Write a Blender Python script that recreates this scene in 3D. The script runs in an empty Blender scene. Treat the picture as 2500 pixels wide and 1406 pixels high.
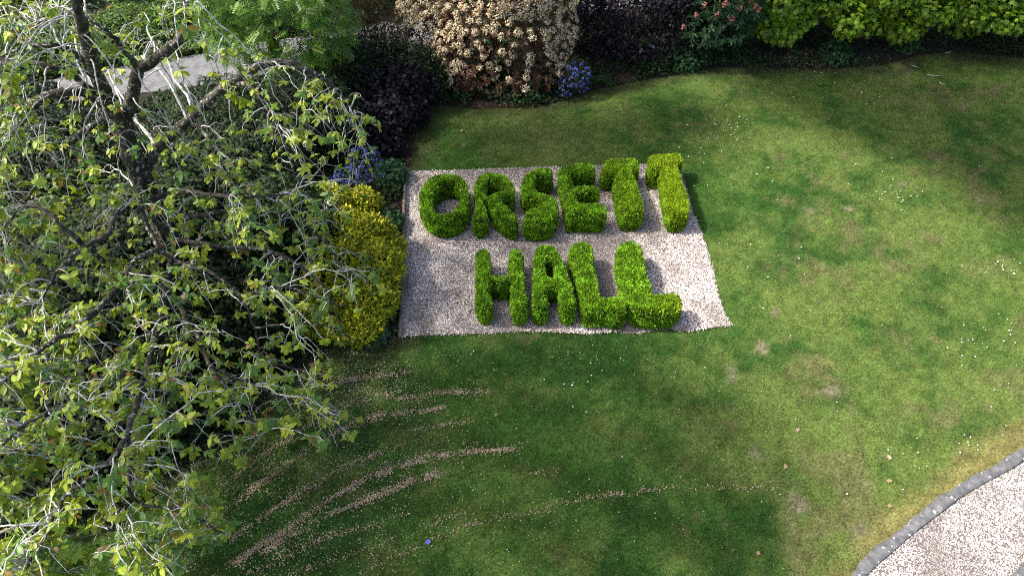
import bpy, math, random
import numpy as np
from mathutils import Matrix, Vector
from mathutils.geometry import tessellate_polygon

random.seed(7)
rng = np.random.default_rng(7)
S = bpy.context.scene
COL = S.collection

# ------------------------------------------------------------------ camera, sky, sun, exposure
CAM_H, FOC, PITCH = 11.0, 1667.0, math.radians(50.6)
cam_d = bpy.data.cameras.new('camera'); cam = bpy.data.objects.new('camera', cam_d); COL.objects.link(cam)
cam_d.sensor_width = 36.0; cam_d.lens = 36.0 * FOC / 2500.0; cam_d.clip_start = 0.1; cam_d.clip_end = 3000
cam.location = (0, 0, CAM_H); cam.rotation_euler = (math.radians(90) - PITCH, 0, 0)
S.camera = cam

SUN_EL, SUN_AZ = 50.0, 1.0        # the light travels to the right and a little towards the camera
sx, sy = math.cos(math.radians(SUN_AZ)), -math.sin(math.radians(SUN_AZ))
SUN_DIR = Vector((sx * math.cos(math.radians(SUN_EL)), sy * math.cos(math.radians(SUN_EL)), -math.sin(math.radians(SUN_EL))))
w = bpy.data.worlds.new('World'); S.world = w; w.use_nodes = True
nt = w.node_tree; nt.nodes.clear()
sky = nt.nodes.new('ShaderNodeTexSky'); sky.sky_type = 'NISHITA'; sky.sun_disc = False
sky.sun_elevation = math.radians(SUN_EL); sky.sun_rotation = math.atan2(-SUN_DIR.x, -SUN_DIR.y)
sky.air_density = 1.0; sky.dust_density = 5.0; sky.ozone_density = 1.0
bg = nt.nodes.new('ShaderNodeBackground'); bg.inputs['Strength'].default_value = 0.135
wo = nt.nodes.new('ShaderNodeOutputWorld')
nt.links.new(sky.outputs[0], bg.inputs[0]); nt.links.new(bg.outputs[0], wo.inputs[0])
sd = bpy.data.lights.new('sun', 'SUN'); sd.energy = 3.7; sd.angle = math.radians(5.0); sd.color = (1.0, 0.95, 0.86)
sun = bpy.data.objects.new('sun', sd); COL.objects.link(sun)
sun.rotation_euler = SUN_DIR.to_track_quat('-Z', 'Y').to_euler(); sun.location = (-20, 20, 30)
S.view_settings.view_transform = 'Standard'; S.view_settings.look = 'None'
S.view_settings.gamma = 1.0; S.view_settings.use_curve_mapping = False
S.view_settings.exposure = 1.36
S.cycles.use_denoising = False; S.cycles.filter_width = 1.1; S.cycles.max_bounces = 8; S.cycles.sample_clamp_indirect = 6

# ------------------------------------------------------------------ helpers
cp, sp_ = math.cos(PITCH), math.sin(PITCH)

def ray(px, py):
    u, v = (px - 1250) / FOC, (703 - py) / FOC
    return np.array((u, cp + v * sp_, -sp_ + v * cp))
def G(px, py, z=0.0):                      # where the sight line of a photo pixel meets height z
    d = ray(px, py); t = (z - CAM_H) / d[2]
    return np.array((d[0] * t, d[1] * t, z))
def B(px, py, Y):                          # ... or the distance Y
    d = ray(px, py); t = Y / d[1]
    return np.array((d[0] * t, Y, CAM_H + d[2] * t))
def project(P):
    P = np.asarray(P, float); zz = P[..., 2] - CAM_H
    dep = P[..., 1] * cp - zz * sp_; up = P[..., 1] * sp_ + zz * cp
    dd = np.maximum(dep, 0.05)
    return 1250 + FOC * P[..., 0] / dd, 703 - FOC * up / dd, dep

def norm(a):
    return a / np.maximum(np.linalg.norm(a, axis=-1, keepdims=True), 1e-9)

def tag(o, label=None, cat=None, group=None, kind=None):
    if label: o['label'] = label
    if cat: o['category'] = cat
    if group: o['group'] = group
    if kind: o['kind'] = kind
    return o

def build(name, V, F, mat, parent=None, col=None, smooth=False, world=True):
    """one mesh object from arrays; V in world space, F (n,k)."""
    V = np.asarray(V, np.float32); F = np.asarray(F, np.int32)
    me = mesh_data(name, V - (np.array(parent.location, np.float32) if parent and world else 0), F, mat, col, smooth)
    o = bpy.data.objects.new(name, me); COL.objects.link(o)
    if parent: o.parent = parent
    return o

def mesh_data(name, V, F, mat, col=None, smooth=False):
    V = np.asarray(V, np.float32); F = np.asarray(F, np.int32)
    me = bpy.data.meshes.new(name)
    me.vertices.add(len(V)); me.vertices.foreach_set('co', V.ravel())
    k = F.shape[1]
    me.loops.add(F.size); me.loops.foreach_set('vertex_index', F.ravel())
    me.polygons.add(len(F)); me.polygons.foreach_set('loop_start', np.arange(len(F), dtype=np.int32) * k)
    if smooth: me.polygons.foreach_set('use_smooth', np.ones(len(F), bool))
    me.update(calc_edges=True)
    if col is not None:
        a = me.color_attributes.new('Col', 'FLOAT_COLOR', 'POINT')
        c4 = np.ones((len(V), 4), np.float32); c4[:, :3] = col
        a.data.foreach_set('color', c4.ravel())
    if mat: me.materials.append(mat)
    return me

def empty(name, loc):
    o = bpy.data.objects.new(name, None); COL.objects.link(o); o.location = [float(x) for x in loc]
    o.empty_display_size = 0.3
    return o

class MB:
    """collects pieces for one mesh of triangles"""
    def __init__(s): s.V, s.F, s.C, s.n = [], [], [], 0
    def add(s, V, F, c=None):
        V = np.asarray(V, float); F = np.asarray(F, int)
        if F.shape[1] == 4: F = np.concatenate([F[:, [0, 1, 2]], F[:, [0, 2, 3]]])
        s.V.append(V); s.F.append(F + s.n); s.n += len(V)
        if c is not None: s.C.append(np.broadcast_to(np.asarray(c, float), (len(V), 3)))
    def build(s, name, mat, parent=None, smooth=False):
        return build(name, np.concatenate(s.V), np.concatenate(s.F), mat, parent, np.concatenate(s.C) if s.C else None, smooth)

# value noise, several octaves, in numpy
_perm = rng.permutation(512)
_val = rng.random(512)
def vnoise(x, y, sc, seed=0):
    x = np.asarray(x) / sc + 37.3 * seed + 1000; y = np.asarray(y) / sc + 11.7 * seed + 1000
    xi, yi = np.floor(x).astype(int), np.floor(y).astype(int)
    fx, fy = x - xi, y - yi
    fx, fy = fx * fx * (3 - 2 * fx), fy * fy * (3 - 2 * fy)
    def h(a, b): return _val[(_perm[(a + seed) & 511] + b) & 511]
    return (h(xi, yi) * (1 - fx) + h(xi + 1, yi) * fx) * (1 - fy) + (h(xi, yi + 1) * (1 - fx) + h(xi + 1, yi + 1) * fx) * fy
def fbm(x, y, sc, seed=0, o=4):
    t, a, s = 0, 1, 0
    for i in range(o):
        t = t + a * vnoise(x, y, sc / 2 ** i, seed + 5 * i); s += a; a *= 0.55
    return t / s
def sstep(a, b, x):
    t = np.clip((x - a) / (b - a), 0, 1); return t * t * (3 - 2 * t)

def in_poly(x, y, poly):
    x = np.asarray(x); y = np.asarray(y); ins = np.zeros(x.shape, bool)
    n = len(poly)
    for i in range(n):
        x1, y1 = poly[i][0], poly[i][1]; x2, y2 = poly[(i + 1) % n][0], poly[(i + 1) % n][1]
        if y1 == y2: continue
        c = ((y1 > y) != (y2 > y)) & (x < (x2 - x1) * (y - y1) / (y2 - y1) + x1)
        ins ^= c
    return ins
def seg_dist(x, y, pts, closed=False):
    d = np.full(np.shape(x), 1e9); n = len(pts)
    for i in range(n if closed else n - 1):
        ax, ay = pts[i][0], pts[i][1]; bx, by = pts[(i + 1) % n][0], pts[(i + 1) % n][1]
        ex, ey = bx - ax, by - ay; L = ex * ex + ey * ey + 1e-12
        t = np.clip(((x - ax) * ex + (y - ay) * ey) / L, 0, 1)
        d = np.minimum(d, np.hypot(x - ax - t * ex, y - ay - t * ey))
    return d
def catmull(P, n=6):
    P = np.asarray(P, float)
    Q = np.vstack([2 * P[0] - P[1], P, 2 * P[-1] - P[-2]]); out = []
    for i in range(1, len(Q) - 2):
        for t in np.linspace(0, 1, n, endpoint=False):
            a, b, c, d = Q[i - 1], Q[i], Q[i + 1], Q[i + 2]
            out.append(.5 * ((2 * b) + (c - a) * t + (2 * a - 5 * b + 4 * c - d) * t * t + (3 * b - a - 3 * c + d) * t ** 3))
    out.append(P[-1]); return np.array(out)

def tube(P, R, sides=5):
    P = np.asarray(P, float); n = len(P); R = np.broadcast_to(np.asarray(R, float), (n,))
    T = norm(np.gradient(P, axis=0))
    ref = np.tile(np.array([[0.31, 0.17, 0.93]]), (n, 1)); bad = np.abs((T * ref).sum(1)) > .95; ref[bad] = (1, 0, 0)
    U = norm(np.cross(T, ref)); W = np.cross(T, U)
    a = np.arange(sides) * 2 * math.pi / sides
    V = (P[:, None] + R[:, None, None] * (np.cos(a)[None, :, None] * U[:, None] + np.sin(a)[None, :, None] * W[:, None])).reshape(-1, 3)
    i = np.arange(n - 1)[:, None] * sides; j = np.arange(sides)[None]; k = (j + 1) % sides
    F = np.stack([i + j, i + k, i + sides + k, i + sides + j], -1).reshape(-1, 4)
    return V, F

def flat_poly(name, pts, z, mat, parent=None):
    P = [Vector((p[0], p[1], z)) for p in pts]
    tri = tessellate_polygon([P])
    V = np.array([(p.x, p.y, p.z) for p in P]); F = np.array(tri)
    a = np.cross(V[F[:, 1]] - V[F[:, 0]], V[F[:, 2]] - V[F[:, 0]])[:, 2]
    F[a < 0] = F[a < 0][:, ::-1]
    return build(name, V, F, mat, parent)

# ------------------------------------------------------------------ materials
def new_mat(name):
    m = bpy.data.materials.new(name); m.use_nodes = True; t = m.node_tree; t.nodes.clear()
    return m, t, t.nodes.new('ShaderNodeOutputMaterial')
def N(t, ty, **kw):
    n = t.nodes.new(ty)
    for k, v in kw.items():
        if k in n.inputs: n.inputs[k].default_value = v
        else: setattr(n, k, v)
    return n
def attr_mat(name, rough=0.6, trans=0.0, spec=0.3, var=0.12, vscale=60, bump=0.0):
    """colour from the mesh's own Col attribute, a little procedural variation, optional light through the leaf"""
    m, t, out = new_mat(name)
    a = N(t, 'ShaderNodeVertexColor', layer_name='Col')
    geo = N(t, 'ShaderNodeNewGeometry')
    nz = N(t, 'ShaderNodeTexNoise', Scale=vscale, Detail=3.0)
    t.links.new(geo.outputs['Position'], nz.inputs['Vector'])
    mr = N(t, 'ShaderNodeMapRange'); mr.inputs['From Min'].default_value = .3; mr.inputs['From Max'].default_value = .7
    mr.inputs['To Min'].default_value = 1 - var * 2; mr.inputs['To Max'].default_value = 1 + var * 2
    t.links.new(nz.outputs['Fac'], mr.inputs['Value'])
    mx = N(t, 'ShaderNodeVectorMath', operation='SCALE'); t.links.new(a.outputs['Color'], mx.inputs[0]); t.links.new(mr.outputs[0], mx.inputs['Scale'])
    b = N(t, 'ShaderNodeBsdfPrincipled', Roughness=rough); b.inputs['Specular IOR Level'].default_value = spec
    t.links.new(mx.outputs[0], b.inputs['Base Color'])
    last = b.outputs[0]
    if trans > 0:
        tr = N(t, 'ShaderNodeBsdfTranslucent')
        hs = N(t, 'ShaderNodeMix', data_type='RGBA', blend_type='MULTIPLY'); hs.inputs['Factor'].default_value = 1
        hs.inputs['B'].default_value = (1.25, 1.2, .55, 1)
        t.links.new(mx.outputs[0], hs.inputs['A']); t.links.new(hs.outputs['Result'], tr.inputs['Color'])
        ms = N(t, 'ShaderNodeMixShader'); ms.inputs[0].default_value = trans
        t.links.new(b.outputs[0], ms.inputs[1]); t.links.new(tr.outputs[0], ms.inputs[2]); last = ms.outputs[0]
    if bump > 0:
        bp = N(t, 'ShaderNodeBump', Strength=bump, Distance=.01); t.links.new(nz.outputs['Fac'], bp.inputs['Height']); t.links.new(bp.outputs[0], b.inputs['Normal'])
    t.links.new(last, out.inputs[0]); return m
def ramp_mat(name, stops, scale=8.0, detail=6.0, rough=.85, bump=.3, bdist=.02, spots=None, spot_scale=30, spot_th=.62, coord='Position', stretch=None):
    m, t, out = new_mat(name)
    geo = N(t, 'ShaderNodeNewGeometry'); src = geo.outputs['Position']
    if stretch:
        mp = N(t, 'ShaderNodeMapping'); mp.inputs['Scale'].default_value = stretch; t.links.new(src, mp.inputs['Vector']); src = mp.outputs[0]
    nz = N(t, 'ShaderNodeTexNoise', Scale=scale, Detail=detail, Roughness=.65); t.links.new(src, nz.inputs['Vector'])
    cr = N(t, 'ShaderNodeValToRGB'); el = cr.color_ramp.elements
    while len(el) < len(stops): el.new(.5)
    for e, (p, c) in zip(el, stops): e.position = p; e.color = (*c, 1)
    t.links.new(nz.outputs['Fac'], cr.inputs[0]); colr = cr.outputs[0]
    if spots:
        n2 = N(t, 'ShaderNodeTexNoise', Scale=spot_scale, Detail=2.0); t.links.new(geo.outputs['Position'], n2.inputs['Vector'])
        mr = N(t, 'ShaderNodeMapRange'); mr.inputs['From Min'].default_value = spot_th; mr.inputs['From Max'].default_value = spot_th + .04
        t.links.new(n2.outputs['Fac'], mr.inputs['Value'])
        mx = N(t, 'ShaderNodeMix', data_type='RGBA'); t.links.new(mr.outputs[0], mx.inputs['Factor']); t.links.new(colr, mx.inputs['A']); mx.inputs['B'].default_value = (*spots, 1); colr = mx.outputs['Result']
    b = N(t, 'ShaderNodeBsdfPrincipled', Roughness=rough); b.inputs['Specular IOR Level'].default_value = .25
    t.links.new(colr, b.inputs['Base Color'])
    bp = N(t, 'ShaderNodeBump', Strength=bump, Distance=bdist); t.links.new(nz.outputs['Fac'], bp.inputs['Height']); t.links.new(bp.outputs[0], b.inputs['Normal'])
    t.links.new(b.outputs[0], out.inputs[0]); return m

M_leaf = attr_mat('leaf', rough=.45, trans=.33, spec=.35, var=.10, vscale=45)
M_box = attr_mat('box_leaf', rough=.45, trans=.36, spec=.3, var=.14, vscale=14)
M_dull = attr_mat('dull_leaf', rough=.6, trans=.2, spec=.2, var=.14, vscale=30)
M_petal = attr_mat('petal', rough=.8, trans=.15, spec=.1, var=.1, vscale=50)
M_grass = attr_mat('grass_blade', rough=.6, trans=.3, spec=.15, var=.10, vscale=9)
M_lawn = attr_mat('lawn_soil', rough=.95, spec=.05, var=.22, vscale=26, bump=.8)
M_stone = attr_mat('gravel_stone', rough=.75, spec=.25, var=.15, vscale=90)
M_bark = ramp_mat('bark', [(.32, (.014, .012, .009)), (.5, (.042, .036, .028)), (.62, (.085, .077, .063)), (.74, (.20, .195, .17))], scale=7, rough=.9, bump=.7, bdist=.02, spots=(.30, .31, .27), spot_scale=16, spot_th=.60)
M_twig = ramp_mat('twig_bark', [(.30, (.10, .085, .065)), (.44, (.28, .26, .23)), (.60, (.50, .49, .46))], scale=9, rough=.85, bump=.3, bdist=.004, spots=(.62, .63, .59), spot_scale=22, spot_th=.54)
M_darktwig = ramp_mat('dark_twig', [(.35, (.03, .022, .015)), (.65, (.12, .09, .06))], scale=9, rough=.9)
M_soil = ramp_mat('soil', [(.3, (.006, .004, .003)), (.5, (.014, .010, .007)), (.68, (.034, .024, .017))], scale=5, rough=.95, bump=.8, bdist=.04)
M_ground = ramp_mat('far_ground', [(.3, (.02, .04, .01)), (.55, (.05, .08, .02)), (.7, (.09, .09, .04))], scale=.6, rough=.95)
M_gbase = ramp_mat('gravel_base', [(.3, (.04, .033, .027)), (.5, (.11, .092, .08)), (.62, (.22, .195, .18)), (.75, (.36, .33, .31))], scale=75, detail=3, rough=.9, bump=.8, bdist=.02)
M_road = ramp_mat('tarmac', [(.3, (.065, .065, .070)), (.45, (.105, .105, .112)), (.7, (.165, .163, .17))], scale=4, detail=8, rough=.85, bump=.2, bdist=.005)
M_kerb = ramp_mat('kerb_stone', [(.3, (.048, .049, .053)), (.5, (.092, .093, .099)), (.7, (.155, .155, .160))], scale=9, detail=8, rough=.85, bump=.35, bdist=.006, spots=(.42, .41, .40), spot_scale=13, spot_th=.67)
M_wood = ramp_mat('weathered_wood', [(.3, (.06, .042, .028)), (.5, (.16, .12, .085)), (.7, (.28, .23, .18))], scale=6, rough=.85, bump=.4, bdist=.006, stretch=(14, 1, 14))
M_line = ramp_mat('pale_verge_edge', [(.35, (.09, .085, .075)), (.65, (.26, .255, .24))], scale=20, rough=.9)
M_core = ramp_mat('hedge_inside', [(.3, (.004, .010, .002)), (.6, (.012, .028, .005)), (.75, (.03, .05, .012))], scale=22, rough=.95, bump=.8, bdist=.03)

# ------------------------------------------------------------------ leaf shapes and scattering
DIAMOND = (np.array([(0, 0, 0), (.32, .45, .04), (0, 1, -.03), (-.32, .45, .04)]), np.array([(0, 1, 3), (1, 2, 3)]))
BLADE = (np.array([(0, 0, 0), (.17, .45, .03), (0, 1, -.06), (-.17, .45, .03)]), np.array([(0, 1, 3), (1, 2, 3)]))
OVAL = (np.array([(0, 0, 0), (.20, .22, .05), (.27, .52, .05), (.15, .80, -.01), (0, 1.0, -.10), (-.15, .80, -.01), (-.27, .52, .05), (-.20, .22, .05), (0, .25, 0), (0, .55, -.01), (0, .8, -.05)]),
        np.array([(0, 1, 8), (1, 2, 9), (1, 9, 8), (2, 3, 10), (2, 10, 9), (3, 4, 10), (0, 8, 7), (8, 9, 6), (8, 6, 7), (9, 10, 5), (9, 5, 6), (10, 4, 5)]))
LANCE = (np.array([(0, 0, 0), (.14, .3, .04), (.15, .62, .03), (0, 1, -.08), (-.15, .62, .03), (-.14, .3, .04), (0, .45, -.01)]),
         np.array([(0, 1, 6), (1, 2, 6), (2, 3, 6), (3, 4, 6), (4, 5, 6), (5, 0, 6)]))
LOBED = (np.array([(0, 0, 0), (.18, .18, .03), (.48, .22, .0), (.27, .48, .03), (.38, .74, -.02), (.12, .66, .02), (0, 1, -.06), (-.12, .66, .02), (-.38, .74, -.02), (-.27, .48, .03), (-.48, .22, 0), (-.18, .18, .03), (0, .45, -.01)]),
         np.array([(i, (i + 1) % 12, 12) for i in range(12)]))
ROUND = (np.array([(0, 0, 0), (.36, .28, .03), (.42, .62, .02), (.2, .93, -.03), (-.2, .93, -.03), (-.42, .62, .02), (-.36, .28, .03), (0, .5, -.02)]),
         np.array([(i, (i + 1) % 7, 7) for i in range(7)]))
SPRIG = (np.array([(0, 0, 0), (.28, .30, .05), (.10, .42, 0), (.22, .75, .03), (0, 1, 0), (-.22, .75, -.03), (-.10, .42, 0), (-.28, .30, -.05)]),
         np.array([(0, 1, 2), (0, 2, 6), (0, 6, 7), (2, 3, 4), (2, 4, 6), (4, 5, 6)]))

def frames(axis, nrm):
    y = norm(axis); x = norm(np.cross(y, nrm)); z = np.cross(x, y)
    return np.stack([x, y, z], -1)                 # columns

def scatter(shape, P, R, s):
    T, F = shape
    V = np.einsum('nij,kj->nki', R, T) * s[:, None, None] + P[:, None]
    k = len(T)
    return V.reshape(-1, 3), (F[None] + (np.arange(len(P)) * k)[:, None, None]).reshape(-1, F.shape[1])

def rand_dirs(n):
    return norm(rng.normal(size=(n, 3)))

def pick_visible(P, s, want, cell=14):
    """the leaves that show largest: in frame, in front of their own plant, nearest first"""
    x, y, d = project(P)
    ok = (x > 4) & (x < 2496) & (y > 4) & (y < 1402) & (d > .5)
    key = (np.floor(x / cell).astype(np.int64) * 10000 + np.floor(y / cell).astype(np.int64))
    order = np.argsort(d); best, seen = [], set()
    for i in order:
        if not ok[i] or key[i] in seen: continue
        seen.add(key[i]); best.append(i)
    best.sort(key=lambda i: d[i] / s[i])
    return np.array(best[:want], int)

def put_leaves(thing, shape, P, R, s, C, mat, name='leaf', stuff='foliage', parts=0):
    """leaves of one plant: the largest as parts of their own, the rest as one stuff part"""
    keep = np.ones(len(P), bool)
    if parts:
        idx = pick_visible(P, s, parts); keep[idx] = False
        nb = 14
        lum = C[idx].sum(1) + .3 * C[idx][:, 0]; o = np.argsort(lum)
        loc = np.array(thing.location)
        for g in np.array_split(o, min(nb, max(1, len(o)))):
            if not len(g): continue
            me = mesh_data(name, shape[0], shape[1], mat, np.broadcast_to(C[idx[g]].mean(0), (len(shape[0]), 3)))
            for j in g:
                i = idx[j]
                ob = bpy.data.objects.new(name, me); COL.objects.link(ob); ob.parent = thing
                M = np.eye(4); M[:3, :3] = R[i] * s[i]; M[:3, 3] = P[i] - loc
                ob.matrix_basis = Matrix(M.tolist())
    P, R, s, C = P[keep], R[keep], s[keep], C[keep]
    if len(P):
        V, F = scatter(shape, P, R, s)
        o = build(stuff, V, F, mat, thing, np.repeat(C, len(shape[0]), 0)); o['kind'] = 'stuff'

def palette(n, cols, jit=.18, wts=None):
    cols = np.array(cols, float)
    i = rng.choice(len(cols), n, p=wts)
    return np.clip(cols[i] * (1 + rng.normal(size=(n, 1)) * jit) * (1 + rng.normal(size=(n, 3)) * jit * .25), .002, .9)

def blob_points(blobs, n, depth=.35, lump=.25, zmin=.03):
    """points through the outer shell of several ellipsoids, in clumps"""
    vol = np.array([r[0] * r[1] + r[1] * r[2] + r[0] * r[2] for c, r in blobs]); cnt = (vol / vol.sum() * n).astype(int)
    PP, NN = [], []
    for (c, r), m in zip(blobs, cnt):
        c, r = np.array(c, float), np.array(r, float)
        d = rand_dirs(m * 2)
        clump = rand_dirs(90)
        cl = (d @ clump.T).max(1)                        # close to a clump centre -> stands out
        rad = 1 - depth * rng.random(len(d)) ** 1.6 + lump * (cl - .93) * 3
        p = c + d * r * rad[:, None]
        ok = p[:, 2] > zmin
        for c2, r2 in blobs:                              # drop what lies deep inside another blob
            if c2 is c: continue
            q = (p - np.array(c2)) / np.array(r2)
            ok &= ~(((q ** 2).sum(1) < .45) & ((np.abs(p - c) / r).sum(1) > 0))
        p, d = p[ok][:m], d[ok][:m]
        PP.append(p); NN.append(norm(d / r))
    return np.concatenate(PP), np.concatenate(NN)

def stems(thing, blobs, n, base, rad, mat, part='stem'):
    for k in range(n):
        c, r = blobs[k % len(blobs)]
        e = np.array(c) + rand_dirs(1)[0] * np.array(r) * .75
        b = np.array(base) + np.array([rng.normal() * .12, rng.normal() * .12, -.03])
        m = (b + e) / 2 + np.array([rng.normal() * .15, rng.normal() * .15, .1])
        P = catmull([b, m, e], 5)
        V, F = tube(P, np.linspace(rad, rad * .25, len(P)), 6)
        build(part, V, F, mat, thing, smooth=True)

def shrub(name, label, cat, base, blobs, n, shape, size, cols, mat, group=None, parts=0, up=.5, out=.8, droop=.2, depth=.35, lump=.25, jit=.2, nstem=4, srad=.03, smat=None, wts=None, k=1, spread=.9, leafname='leaf', stem_name='stem', tip=None):
    t = tag(empty(name, (base[0], base[1], 0)), label, cat, group)
    P, NN = blob_points(blobs, n // k, depth, lump)
    a = norm(NN * out + np.array([0, 0, up]) + rng.normal(size=P.shape) * .45)
    if k == 1:
        ax = norm(np.cross(a, rand_dirs(len(P))) + NN * .4 + np.array([0, 0, -droop]))
        nr = a
    else:
        P = np.repeat(P, k, 0); a = np.repeat(a, k, 0)
        u = norm(np.cross(a, np.array([.3, .2, .9]))); v = np.cross(a, u)
        ang = np.tile(np.arange(k) * 2 * math.pi / k, len(P) // k) + rng.normal(size=len(P)) * .25
        rd = np.cos(ang)[:, None] * u + np.sin(ang)[:, None] * v
        el = spread * (1 + rng.normal(size=len(P)) * .2)
        ax = norm(np.sin(el)[:, None] * rd + np.cos(el)[:, None] * a + np.array([0, 0, -droop]))
        nr = norm(a - rd * .2)
    s = rng.uniform(size[0], size[1], len(P))
    C = palette(len(P), cols, jit, wts)
    if tip is not None:                                  # young growth at the outer, upper tips has its own colour
        h = (P[:, 2] - P[:, 2].min()) / (np.ptp(P[:, 2]) + 1e-6); f = sstep(.35, .95, h + rng.normal(size=len(P)) * .2)[:, None]
        C = C * (1 - f) + np.array(tip) * (1 + rng.normal(size=(len(P), 1)) * jit) * f
    put_leaves(t, shape, P, frames(ax, nr), s, np.clip(C, .002, .9), mat, leafname, 'foliage', parts)
    if nstem: stems(t, blobs, nstem, (base[0], base[1], 0), srad, smat or M_darktwig, stem_name)
    return t, P, NN

# ------------------------------------------------------------------ ground plan (outlines read off the photograph)
GB = [G(*p)[:2] for p in [(990, 420), (1100, 417), (1250, 412), (1360, 408), (1460, 405), (1567, 403), (1655, 402), (1672, 450), (1690, 520), (1706, 555), (1722, 600), (1738, 655), (1746, 700),
                          (1760, 745), (1772, 775), (1788, 793), (1720, 803), (1680, 809), (1640, 804), (1600, 803), (1570, 812), (1530, 813), (1490, 808), (1440, 815), (1370, 811), (1300, 808), (1180, 814), (1080, 816), (979, 822), (985, 690), (987, 520)]]
BED = [G(*p)[:2] for p in [(1030, 252), (1015, 330), (1000, 405), (984, 422), (980, 520), (978, 690), (972, 822), (930, 832), (860, 838), (800, 850), (730, 900), (660, 960), (560, 1060), (430, 1150), (250, 1250), (0, 1330), (-300, 1370),
                           (-900, 1380), (-1100, 300), (-700, 20), (3400, 20), (3000, 150), (2500, 142), (2350, 128), (2250, 133), (2150, 160), (2000, 168), (1900, 168), (1750, 165), (1600, 190), (1440, 222), (1400, 240), (1300, 262), (1150, 266)]]
KO = [G(*p)[:2] for p in [(2005, 1500), (2075, 1402), (2141, 1333), (2208, 1279), (2272, 1230), (2313, 1199), (2397, 1150), (2454, 1118), (2500, 1090), (2600, 1035), (2760, 955)]]
KI = [G(*p)[:2] for p in [(2045, 1500), (2119, 1402), (2183, 1344), (2237, 1297), (2296, 1252), (2355, 1208), (2418, 1172), (2466, 1146), (2512, 1117), (2615, 1060), (2775, 978)]]
DRIVE = [np.array(p) for p in KI] + [np.array((15, 3.4)), np.array((12, -1)), np.array((4.5, -1)), np.array((4.6, 1.5))]

# ground far and wide
build('ground', [(-600, -600, -.03), (600, -600, -.03), (600, 600, -.03), (-600, 600, -.03)], [(0, 1, 2, 3)], M_ground)['kind'] = 'structure'

# petal windrows left by the mower (used for the petals and for the mowing stripes)
ARCS = [([(554, 1249), (626, 1188), (702, 1130), (792, 1075), (858, 1037), (930, 1014), (1002, 1007), (1092, 995)], 1.0),
        ([(569, 1379), (650, 1322), (720, 1278), (828, 1205), (930, 1156), (1020, 1124), (1092, 1109), (1218, 1098), (1275, 1100)], 1.0),
        ([(640, 1350), (750, 1282), (858, 1235), (948, 1199), (1020, 1170), (1074, 1152)], .9),
        ([(870, 1395), (984, 1350), (1056, 1318), (1164, 1275), (1290, 1250), (1434, 1215), (1542, 1201), (1650, 1190), (1800, 1190), (1900, 1195)], .22),
        ([(786, 940), (870, 925), (1000, 910)], .8), ([(966, 976), (1092, 958), (1200, 955)], .45),
        ([(540, 1190), (640, 1110), (720, 1060), (790, 1020), (860, 985), (930, 965)], .5),
        ([(1010, 1050), (1060, 1040), (1160, 1030)], .3), ([(1300, 1160), (1370, 1140)], .25),
        ([(600, 1400), (700, 1355), (800, 1310), (900, 1285), (1000, 1250)], .35),
        ([(700, 1406), (800, 1372), (900, 1335), (1000, 1305), (1100, 1262), (1200, 1235)], .22), ([(560, 1320), (640, 1262), (730, 1205), (820, 1150), (900, 1115), (990, 1085)], .5), ([(830, 1010), (900, 975), (980, 955)], .4)]
ARCS = [([G(*p)[:2] for p in a], k) for a, k in ARCS]

BARE = [(1975, 512, .30, .16), (2075, 508, .25, .12), (2200, 450, .22, .13), (1130, 352, .18, .10), (1860, 850, .22, .30), (1892, 760, .10, .2), (1785, 900, .26, .30), (1820, 185, .35, .12),
        (2400, 490, .2, .12), (1790, 925, .18, .18), (1850, 1110, .3, .25), (2105, 1290, .25, .2), (1945, 1230, .3, .3), (2030, 955, .28, .18), (2160, 1110, .2, .12), (1930, 290, .1, .06), (1945, 627, .09, .06)]
BARE = [(*G(a, b)[:2], c, d) for a, b, c, d in BARE]

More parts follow.
